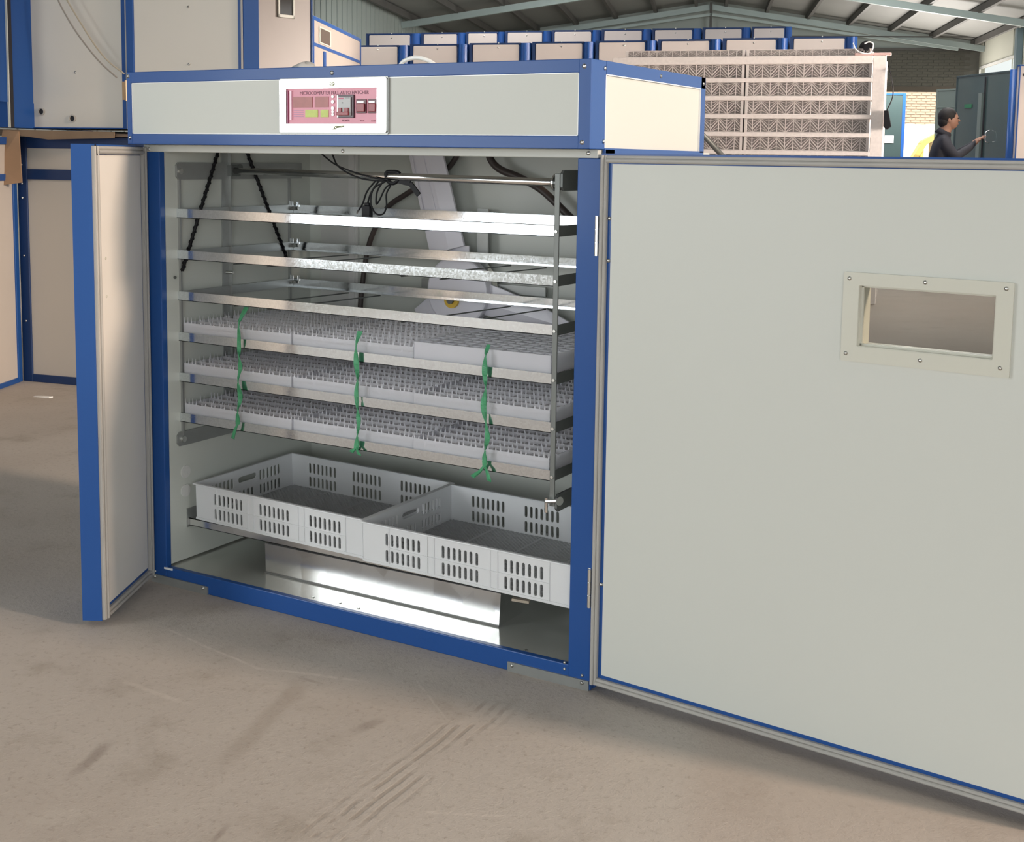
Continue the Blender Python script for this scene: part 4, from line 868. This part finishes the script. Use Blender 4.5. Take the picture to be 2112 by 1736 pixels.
for y, z in ((0.072, 0.287), (0.071, 0.236)):
    b = MB(); b.cyl((j, y, z), (j+0.003, y, z), 0.0165, 20); b.build('port_plug', IVORY, inc).data.materials[0] = mat('wrinkled_white_plug', (0.62, 0.62, 0.60), 0.5, bump=1.0, bscale=90)
MB().cyl((j, 0.045, 0.806), (j+0.004, 0.045, 0.806), 0.004, 8).build('bolt', IRON, inc)
# back wall: cover sheets
MB().box((0.10, 0.578, 0.965), (0.235, 0.585, 1.19)).box((0.10, 0.578, 0.45), (0.235, 0.585, 0.94)).build('cover_sheet', mat('light_zinc_cover', (0.60, 0.60, 0.58), 0.42, 0.3, var=0.05), inc)
MB().box((0.205, 0.572, 0.45), (0.226, 0.579, 1.19)).build('cover_strip', mat('light_zinc_strip', (0.68, 0.67, 0.66), 0.4, 0.3), inc)
# fan ------------------------------------------------------------------
HZ = Vector((0.612, 0.53, 0.765))
b = MB(); b.cyl((HZ.x, 0.555, HZ.z), (HZ.x, 0.520, HZ.z), 0.097, 40); fan = b.build('circulation_fan', FANP, inc, 0.006, label='big pale plastic circulation fan on the back wall')
b = MB(); b.cyl((HZ.x+0.006, 0.558, HZ.z), (HZ.x+0.006, 0.556, HZ.z), 0.104, 40); b.build('hub_ring', IVORY, fan)
b = MB(); b.cyl((0.600, 0.520, 0.742), (0.600, 0.512, 0.742), 0.022, 24); b.build('hub_cap', YEL, fan); b = MB(); b.cyl((0.600, 0.512, 0.742), (0.600, 0.505, 0.742), 0.010, 16); b.build('axle', IRON, fan)
def blade(ang, r0, r1, w0, w1, tip=False, dy=0.0):
    """blade around the hub, in the x-z plane, ang from +x"""
    b = MB(); n = 8; vs = []; 
    prof = []
    for i in range(n+1):
        t = i/n; r = r0+(r1-r0)*t; w = (w0+(w1-w0)*t)/2
        if tip: w *= (1-t)**0.8 + 0.02
        prof.append((r, w))
    def P(r, s_, y): return (HZ.x+r*cos(ang)-s_*sin(ang), y+dy, HZ.z+r*sin(ang)+s_*cos(ang))
    for k, (r, w) in enumerate(prof):
        vs += [P(r, -w, 0.520), P(r, -w*0.2, 0.512), P(r, w, 0.518), P(r, w, 0.526), P(r, -w, 0.528)]
    fs = []
    for k in range(n):
        for q in range(5): fs.append((k*5+q, k*5+(q+1) % 5, (k+1)*5+(q+1) % 5, (k+1)*5+q))
    fs += [tuple(range(5)), tuple(range(n*5+4, n*5-1, -1))]
    b.add(vs, fs)
    for s_ in (0.05, 0.40):
        if not tip: b.tube([P(r0+0.08, w0*(s_-0.02), 0.512), P(r1-0.02, w1*(s_-0.02), 0.512)], 0.0022, 6)
    return b.build('blade', FANP, fan, 0.002)
# upper blade: from (0.60,0.88) up to (0.52,1.13) and beyond
blade(atan2(1.13-0.88, 0.536-0.606), 0.115, 0.45, 0.112, 0.106)
blade(atan2(-0.075, 0.36), 0.08, 0.37, 0.085, 0.125, True, 0.022)
blade(pi+0.62, 0.05, 0.16, 0.09, 0.08, False, 0.022)
MB().box((0.575, 0.53, 0.83), (0.645, 0.535, 0.89)).build('blade_root', FANP, fan)
MB().box((0.655, 0.553, 0.60), (0.690, 0.560, 0.99)).build('fan_bracket', GALVD, inc); MB().box((0.47, 0.560, 0.765), (0.865, 0.568, 0.789)).build('fan_bracket', GALVD, inc)
b = MB(); b.tube(smooth_path([(0.25, 0.55, 0.55), (0.262, 0.55, 0.66), (0.272, 0.55, 0.76), (0.298, 0.55, 0.883), (0.355, 0.55, 0.978), (0.42, 0.55, 1.02), (0.48, 0.55, 1.052), (0.56, 0.56, 1.10), (0.62, 0.56, 1.19)]), 0.0075, 10); b.build('hose', HOSE, inc, smooth=True, label='brown-black hose arching left of the fan')
b = MB(); b.tube(smooth_path([(0.690, 0.54, 1.19), (0.700, 0.54, 1.13), (0.730, 0.54, 1.098), (0.79, 0.54, 1.077), (0.86, 0.54, 1.045), (0.93, 0.54, 0.99), (1.0, 0.54, 0.93), (1.03, 0.54, 0.86)]), 0.010, 10); b.build('hose', HOSE, inc, smooth=True, label='brown-black hose arching right of the fan')
# basket rails -------------------------------------------------------------
ZB = 0.160
b = MB(); b.box((j, 0.079, 0.140), (IW-j, 0.081, ZB)); b.box((j, 0.079, ZB-0.002), (IW-j, 0.105, ZB)); b.box((j, 0.079, 0.140), (IW-j, 0.10, 0.1415)); b.build('basket_rail', SHEET, inc)
b = MB(); b.box((j, 0.440, 0.150), (IW-j, 0.442, ZB+0.012)); b.box((j, 0.420, ZB+0.010), (IW-j, 0.442, ZB+0.012)); b.build('basket_rail', GALVD, inc)
MB().box((j, 0.074, 0.135), (j+0.003, 0.46, 0.186)).build('rail_bracket', GALVD, inc); MB().box((IW-j-0.003, 0.074, 0.135), (IW-j, 0.46, 0.186)).build('rail_bracket', GALVD, inc)

# drip pan ------------------------------------------------------------------
pan = thing('water_pan', 'bright tin water pan on the incubator floor below the baskets', 'pan', (0, 0, 0.0458))
b = MB(); A = [(0.300, 0.106, 0), (1.008, 0.106, 0), (1.008, 0.440, 0), (0.300, 0.440, 0)]; T = [(0.297, 0.1065, 0.078), (1.012, 0.1065, 0.080), (1.012, 0.445, 0.078), (0.297, 0.445, 0.078)]
b.add(A+T, [(0, 1, 2, 3), (0, 1, 5, 4), (1, 2, 6, 5), (2, 3, 7, 6), (3, 0, 4, 7)])
A2 = [(x, y, z+0.002) for x, y, z in A]; T2 = [(0.2985, 0.1085, 0.078), (1.0105, 0.1085, 0.080), (1.0105, 0.4435, 0.078), (0.2985, 0.4435, 0.078)]
b.add(A2+T2, [(3, 2, 1, 0), (4, 5, 1, 0), (5, 6, 2, 1), (6, 7, 3, 2), (7, 4, 0, 3)]); b.build('basin', SHEET, pan)
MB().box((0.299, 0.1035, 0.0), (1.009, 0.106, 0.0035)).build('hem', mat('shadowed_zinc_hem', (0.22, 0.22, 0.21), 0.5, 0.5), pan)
b = MB(); b.add([(0.297, 0.1065, 0.078), (1.012, 0.1065, 0.080), (1.00, 0.122, 0.085), (0.310, 0.122, 0.083), (0.297, 0.1065, 0.0765), (1.012, 0.1065, 0.0785), (1.00, 0.122, 0.0835), (0.310, 0.122, 0.0815)], [(0, 1, 2, 3), (7, 6, 5, 4), (0, 4, 5, 1), (1, 5, 6, 2), (2, 6, 7, 3), (3, 7, 4, 0)]); b.build('folded_rim', SHEET, pan)
b = MB(); b.bar((1.035, 0.12, 0.070), (1.075, 0.13, 0.068), 0.012, 0.006); o = b.build('twine_scrap', mat('frayed_string', (0.45, 0.38, 0.30), 0.9), None); o.location = (0, 0.0, 0.0458); tag(o, 'scrap of frayed string under the right basket', 'string')
o.parent = None; o.location = (0.0, 0.0, 0.0438); 

# baskets -------------------------------------------------------------------
def basket(label, loc, rz, tilt):
    mw = Matrix.Translation(loc) @ Matrix.Rotation(rz, 4, 'Z') @ Matrix.Rotation(tilt, 4, 'X')
    r = thing('hatching_basket', label, 'basket', group='white hatching baskets', mw=mw)
    w, d, h, t = 0.572, 0.365, 0.098, 0.003
    def slot(cx, z0, z1, hw=0.0042):
        out = []
        for k in range(7): a = pi*k/6; out.append((cx+hw*cos(a), z1-hw+hw*sin(a)))
        for k in range(7): a = pi+pi*k/6; out.append((cx+hw*cos(a), z0+hw+hw*sin(a)))
        return out
    holes = []
    for g0 in (0.118, 0.402, 0.700):
        for k in range(7):
            cx = w*g0 + 0.0155*k + 0.004
            holes += [slot(cx, 0.049, 0.079)[::-1], slot(cx, 0.0095, 0.039)[::-1]]
    vs, fs = holed_plate([(0, 0), (w, 0), (w, h), (0, h)], holes, t)
    b = MB(); b.add([(x, z+t/2, y) for x, y, z in vs], fs); b.build('long_wall', CRATE, r)
    b = MB(); b.add([(x, d-t/2+z, y) for x, y, z in vs], fs); b.build('long_wall', CRATE, r)
    holes = []
    for c0 in (0.055, 0.235):
        for k in range(6):
            cy = c0+0.0145*k
            holes += [slot(cy, 0.0095, 0.039)[::-1], slot(cy, 0.049, 0.079)[::-1]]
    for k in range(4): holes.append(slot(0.155+0.0155*k, 0.0095, 0.039)[::-1])
    holes.append(rrect(0.150, 0.060, 0.218, 0.076, 0.007)[::-1])
    vs, fs = holed_plate([(t, 0), (d-t, 0), (d-t, h), (t, h)], holes, t)
    b = MB(); b.add([(t/2+z, x, y) for x, y, z in vs], fs); b.build('short_wall', CRATE, r)
    b = MB(); b.add([(w-t/2+z, x, y) for x, y, z in vs], fs); b.build('short_wall', CRATE, r)
    e = 0.006
    b = MB(); b.box((-e, -e, h-0.004), (w+e, t, h)).box((-e, d-t, h-0.004), (w+e, d+e, h)).box((-e, t, h-0.004), (t, d-t, h)).box((w-t, t, h-0.004), (w+e, d-t, h)); b.build('rim', CRATE, r, 0.0015)
    MB().box((-0.001, -0.002, 0), (w+0.001, 0, 0.006)).build('bottom_bead', CRATE, r); MB().box((-0.001, d, 0), (w+0.001, d+0.002, 0.006)).build('bottom_bead', CRATE, r)
    for y in (-0.0022, d):
        for x in (0.078, 0.30*w+0.018, 0.30*w+0.037, 0.60*w+0.020, 0.60*w+0.040, 0.905*w): MB().box((x-0.0012, y, 0.003), (x+0.0012, y+0.0022, h-0.004)).build('rib', CRATE, r)
        MB().box((0.078, y, 0.043), (0.905*w, y+0.0018, 0.0455)).build('rib', CRATE, r)
    b = MB(); pitch = 0.0115; x0, x1, y0_, y1_ = t, w-t, t, d-t
    for sgn in (1, -1):
        c = -1.0
        while c < 1.2:
            # line y = sgn*(x) + c clipped
            pts = []
            for x in (x0, x1):
                y = sgn*x*0.8+c
                if y0_ <= y <= y1_: pts.append((x, y))
            for y in (y0_, y1_):
                x = (y-c)/(sgn*0.8)
                if x0 < x < x1: pts.append((x, y))
            if len(pts) >= 2 and (Vector(pts[0])-Vector(pts[1])).length > 0.008:
                b.bar((*pts[0], 0.004), (*pts[1], 0.004), 0.0028, 0.003)
            c += pitch
    for x in (w*0.25, w*0.5, w*0.75): b.box((x-0.004, y0_, 0.001), (x+0.004, y1_, 0.006))
    b.box((x0, d/2-0.004, 0.001), (x1, d/2+0.004, 0.006))
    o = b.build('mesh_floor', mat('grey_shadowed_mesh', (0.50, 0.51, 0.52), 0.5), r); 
    return r
basket('left white hatching basket, on the lower rail below the trays', (0.084, 0.080, 0.1615), -0.045, 0.026)
basket('right white hatching basket, overlapping the front corner of its neighbour', (0.667, 0.040, 0.1625), -0.03, 0.022)
#%%TRAYS
# egg trays ------------------------------------------------------------------
TW, TD = 0.362, 0.424
def tray_meshes():
    h = 0.046; t = 0.0022
    b = MB(); b.box((0, 0, 0), (TW, t, h)).box((0, TD-t, 0), (TW, TD, h)).box((0, t, 0), (t, TD-t, h)).box((TW-t, t, 0), (TW, TD-t, h))
    shell = b.mesh('rim_wall'); shell.materials.append(TRAY)
    nx, ny = 11, 9; px, py = TW/nx, TD/ny
    b = MB(); b.box((t, t, h-0.012), (TW-t, TD-t, h-0.010))
    for i in range(1, ny): b.box((t, i*py-0.0008, h-0.016), (TW-t, i*py+0.0008, h-0.001))
    for k in range(ny):
        for i in range(nx+1):
            x = (i+(0.5 if k % 2 else 0))*px
            if t < x < TW-t: b.box((x-0.0008, k*py, h-0.016), (x+0.0008, (k+1)*py, h-0.006))
    grid = b.mesh('cell_grid'); grid.materials.append(TRAYG)
    b = MB()
    for k in range(ny+1):
        for i in range(nx+1):
            x0 = (i+(0.5 if k % 2 else 0))*px
            if x0 > TW+0.001: continue
            cy = min(max(k*py, 0.002), TD-0.002)
            for s_ in (-1, 1):
                x = min(max(x0, 0.008), TW-0.008)+s_*0.0056; hh = 0.015
                b.add([(x-0.0026, cy-0.0010, h-0.006), (x+0.0026, cy-0.0010, h-0.006), (x+0.0026, cy+0.0010, h-0.006), (x-0.0026, cy+0.0010, h-0.006),
                       (x-0.0013+s_*0.0006, cy, h+hh*0.35), (x+0.0013+s_*0.0006, cy, h+hh*0.35), (x-0.0004+s_*0.001, cy, h+hh), (x+0.0004+s_*0.001, cy, h+hh)],
                      [(0, 1, 5, 4), (1, 2, 5), (2, 3, 4, 5), (3, 0, 4), (0, 3, 2, 1), (4, 5, 7, 6)])
    spikes = b.mesh('egg_prongs'); spikes.materials.append(TRAY)
    return shell, grid, spikes
SH, GR, SPK = tray_meshes()
proto_t = None
LVN = ['upper', 'middle', 'lower']; CN = ['left', 'middle', 'right']
for k in range(3):
    z = ZR-DZ*(3+k)+0.002
    for c in range(3):
        if k == 0 and c == 2: continue
        x = 0.0635+c*0.3655; y = 0.0635+(0.004 if c == 1 else 0)
        if proto_t is None:
            proto_t = thing('egg_tray', '', 'egg tray', group='egg trays on the turning rack')
            link('rim_wall', SH, None, proto_t); link('cell_grid', GR, None, proto_t); s_ = link('egg_prongs', SPK, None, proto_t); s_['kind'] = 'stuff'; o = proto_t
        else: o = dup(proto_t)
        o.location = (x, y, z)
        o['label'] = 'pronged white egg tray, %s of the %s row of trays' % (CN[c], LVN[k]); o['category'] = 'egg tray'; o['group'] = 'egg trays on the turning rack'
# the upside-down tray, upper right
o = thing('egg_tray', 'upside-down white egg tray with flat lattice top, right end of the upper row', 'egg tray', (0.795, 0.0635, ZR-DZ*3+0.002))
h = 0.060
b = MB(); b.box((0, 0, 0.018), (TW, 0.0022, h)).box((0, TD-0.0022, 0.018), (TW, TD, h)).box((0, 0, 0.018), (0.0022, TD, h)).box((TW-0.0022, 0, 0.018), (TW, TD, h)); b.build('rim_wall', TRAY, o, 0.001)
b = MB(); nx, ny = 11, 13
for i in range(1, nx): b.box((i*TW/nx-0.0011, 0.003, h-0.03), (i*TW/nx+0.0011, TD-0.003, h-0.001))
for i in range(1, ny): b.box((0.003, i*TD/ny-0.0011, h-0.03), (TW-0.003, i*TD/ny+0.0011, h-0.001))
b.box((0.002, 0.002, h-0.026), (TW-0.002, TD-0.002, h-0.024)); b.build('lattice', TRAY, o)
b = MB()
for i in range(nx):
    for k in range(ny):
        cx, cy = (i+0.5)*TW/nx, (k+0.5)*TD/ny; seg = 10
        for q in range(seg):
            a0, a1 = 2*pi*q/seg, 2*pi*(q+1)/seg; r1, r2 = 0.0155, 0.0085
            b.add([(cx+r1*cos(a0), cy+r1*sin(a0), h-0.003), (cx+r1*cos(a1), cy+r1*sin(a1), h-0.003), (cx+r2*cos(a1), cy+r2*sin(a1), h-0.018), (cx+r2*cos(a0), cy+r2*sin(a0), h-0.018)], [(0, 1, 2, 3)])
g_ = b.build('cell_rings', TRAY, o); g_['kind'] = 'stuff'
b = MB()
for i in range(nx+1):
    for y in (0.0045, TD-0.0045):
        x = min(max(i*TW/nx, 0.004), TW-0.004); b.box((x-0.004, y-0.002, 0.0), (x+0.004, y+0.002, 0.020))
b.build('leg', TRAY, o)['kind'] = 'stuff'

# green twine ------------------------------------------------------------------
def twine(label, pts, tails, seed):
    rnd = random.Random(seed); r = thing('twine', label, 'twine', pts[0], 0, 'green twine straps on the egg trays')
    base = Vector(pts[0]); P = smooth_path([Vector(p)-base for p in pts], 10); n = len(P); b = MB(); vs = []; fs = []
    knots = []
    for i, p in enumerate(P):
        tt = i/(n-1); ang = tt*13.0+rnd.random()*0.25; w = 0.0062*(0.55+0.45*abs(sin(tt*9.5+seed)))+0.001
        a = Vector((cos(ang), 0.55*sin(ang), 0)); q = Vector((-sin(ang), cos(ang), 0))*0.0012
        for s_, e in ((-1, -1), (0, -1.6), (1, -1), (1, 1), (-1, 1)): vs.append(p + a*w*s_ + q*e)
    for i in range(n-1):
        for k in range(5): fs.append((i*5+k, i*5+(k+1) % 5, (i+1)*5+(k+1) % 5, (i+1)*5+k))
    fs += [tuple(range(5)), tuple(range(n*5-1, n*5-6, -1))]; b.add(vs, fs); b.build('strap', GREEN, r)
    for t_ in tails:
        q = [Vector(p)-base for p in t_]; b = MB(); vs = []; fs = []
        m_ = len(q)
        for i, p in enumerate(q):
            w = 0.003+0.003*(i/(m_-1)); vs += [p+Vector((-w, 0, 0)), p+Vector((w*0.6, 0.002, -w*0.7)), p+Vector((w, -0.001, w*0.2)), p+Vector((0, -0.002, w*0.8))]
        for i in range(m_-1):
            for k in range(4): fs.append((i*4+k, i*4+(k+1) % 4, (i+1)*4+(k+1) % 4, (i+1)*4+k))
        fs += [(0, 1, 2, 3), (m_*4-1, m_*4-2, m_*4-3, m_*4-4)]; b.add(vs, fs); b.build('loose_end', GREEN, r)
    return r
yt = 0.046
twine('green twine strap tying the tray rails, left of three', [(0.272, 0.075, 0.742), (0.268, 0.052, 0.705), (0.272, yt, 0.665), (0.270, yt+0.002, 0.62), (0.275, yt, 0.59), (0.267, yt, 0.555), (0.274, yt, 0.515), (0.265, yt, 0.48), (0.265, yt, 0.445)],
      [[(0.265, yt, 0.448), (0.258, yt-0.004, 0.430), (0.250, yt-0.003, 0.408)]], 1)
twine('green twine strap tying the tray rails, middle of three', [(0.640, 0.062, 0.712), (0.640, 0.047, 0.680), (0.641, yt, 0.640), (0.645, yt, 0.600), (0.641, yt, 0.565), (0.645, yt, 0.525), (0.648, yt, 0.495), (0.644, yt, 0.46), (0.641, yt, 0.430)],
      [[(0.641, yt, 0.434), (0.633, yt-0.003, 0.426), (0.628, yt-0.003, 0.423)], [(0.641, yt, 0.434), (0.648, yt-0.003, 0.424), (0.652, yt-0.003, 0.419)]], 2)
twine('green twine strap tying the tray rails, right of three', [(1.000, 0.060, 0.712), (1.000, 0.048, 0.690), (0.999, yt, 0.650), (1.002, yt, 0.615), (0.997, yt, 0.575), (1.004, yt, 0.535), (1.008, yt, 0.505), (1.002, yt, 0.470), (1.001, yt, 0.436)],
      [[(1.001, yt, 0.440), (0.990, yt-0.004, 0.425), (0.972, yt-0.004, 0.412)], [(1.001, yt, 0.440), (1.010, yt-0.003, 0.428), (1.016, yt-0.003, 0.408)]], 3)

# sensor leads on the shaft ---------------------------------------------------
sl = thing('sensor_cables', 'bundle of black sensor leads looped and tied around the steel shaft', 'cable', (0.60, 0.158, 1.078))
def SP(px, py, y=0.15):
    d = fw + rt*(px-1056-PX)/F_PX - up*(py-868-PY)/F_PX; t_ = (y-CAM.y)/d.y; return CAM+d*t_ - Vector((0.60, 0.158, 1.078))
for pts in ([(655, 310), (690, 338), (730, 355), (770, 366), (805, 372)], [(684, 315), (700, 345), (745, 368), (800, 374)],
            [(775, 372), (757, 395), (748, 420), (738, 436)], [(782, 372), (765, 398), (757, 424)],
            [(795, 374), (770, 390), (765, 420), (775, 440), (790, 441), (797, 425), (797, 400), (806, 382)],
            [(790, 374), (778, 395), (776, 420), (783, 412), (795, 388), (808, 378)]):
    b = MB(); b.tube(smooth_path([SP(*p) for p in pts]), 0.0021, 6); b.build('lead', BLACK, sl, smooth=True)
p = SP(757, 424); MB().box((p.x-0.012, p.y-0.006, p.z-0.034), (p.x+0.012, p.y+0.008, p.z+0.0)).box((p.x-0.006, p.y-0.004, p.z), (p.x+0.008, p.y+0.004, p.z+0.007)).build('sensor_plug', BLACK, sl, 0.0015)
b = MB(); b.cyl(SP(741, 432), SP(736, 440), 0.0022, 8); b.build('probe_tip', CHROME, sl)
b = MB(); b.tube(smooth_path([SP(797, 366), SP(797, 356), SP(806, 354), SP(822, 356), SP(824, 368), SP(812, 378), SP(800, 374)]), 0.0046, 8); b.build('tie', BLACK, sl, smooth=True)
p0_, p1_, p2_ = SP(822, 372), SP(846, 378), SP(864, 402); b = MB(); b.bar(p0_, p1_, 0.004, 0.014); b.bar(p1_, p2_, 0.004, 0.012); b.build('tie_end', BLACK, sl)

# things on top of the incubator --------------------------------------------------
def top_pt(px, py, y):
    d = fw + rt*(px-1056-PX)/F_PX - up*(py-868-PY)/F_PX; t_ = (y-CAM.y)/d.y; return CAM+d*t_
b = MB(); b.tube(smooth_path([top_pt(818, 150, 0.3), top_pt(832, 127, 0.3), top_pt(858, 119, 0.3), top_pt(884, 125, 0.3), top_pt(905, 140, 0.3)]), 0.0055, 8)
tag(b.build('cable', WPL, smooth=True), 'white cable arching above the control head', 'cable')
b = MB(); c = top_pt(630, 142, 0.25); n, m_ = 6, 14; vs = []; fs = []
for i in range(n+1):
    for k in range(m_):
        a = 2*pi*k/m_; q = i/n*pi/2; rr = 1+0.18*sin(k*2.3+i); vs.append((c.x+0.045*rr*cos(q)*cos(a), c.y+0.04*rr*cos(q)*sin(a), 1.3245+(c.z-1.3245+0.016)*sin(q)*(1+0.1*sin(k*1.9))))
for i in range(n):
    for k in range(m_): fs.append((i*m_+k, i*m_+(k+1) % m_, (i+1)*m_+(k+1) % m_, (i+1)*m_+k))
b.add(vs, fs); tag(b.build('plastic_bag', plastic('cloudy_film', (0.75, 0.76, 0.76), 0.4), smooth=True), 'crumpled clear plastic bag on top of the incubator', 'bag')
# floor litter
ch = thing('paper_scrap', 'small white torn scrap on the floor by the left machines', 'scrap', (-2.291, 1.493, 0.0), 0.3)
b = MB(); b.add([(-0.045, -0.006, 0.002), (0.04, -0.010, 0.004), (0.05, 0.004, 0.007), (-0.02, 0.012, 0.004), (-0.045, 0.008, 0.003), (-0.045, -0.006, 0), (0.04, -0.010, 0), (0.05, 0.004, 0), (-0.02, 0.012, 0), (-0.045, 0.008, 0)], [(0, 1, 2, 3, 4), (9, 8, 7, 6, 5), (0, 5, 6, 1), (1, 6, 7, 2), (2, 7, 8, 3), (3, 8, 9, 4), (4, 9, 5, 0)])
b.build('scrap', WPL, ch)
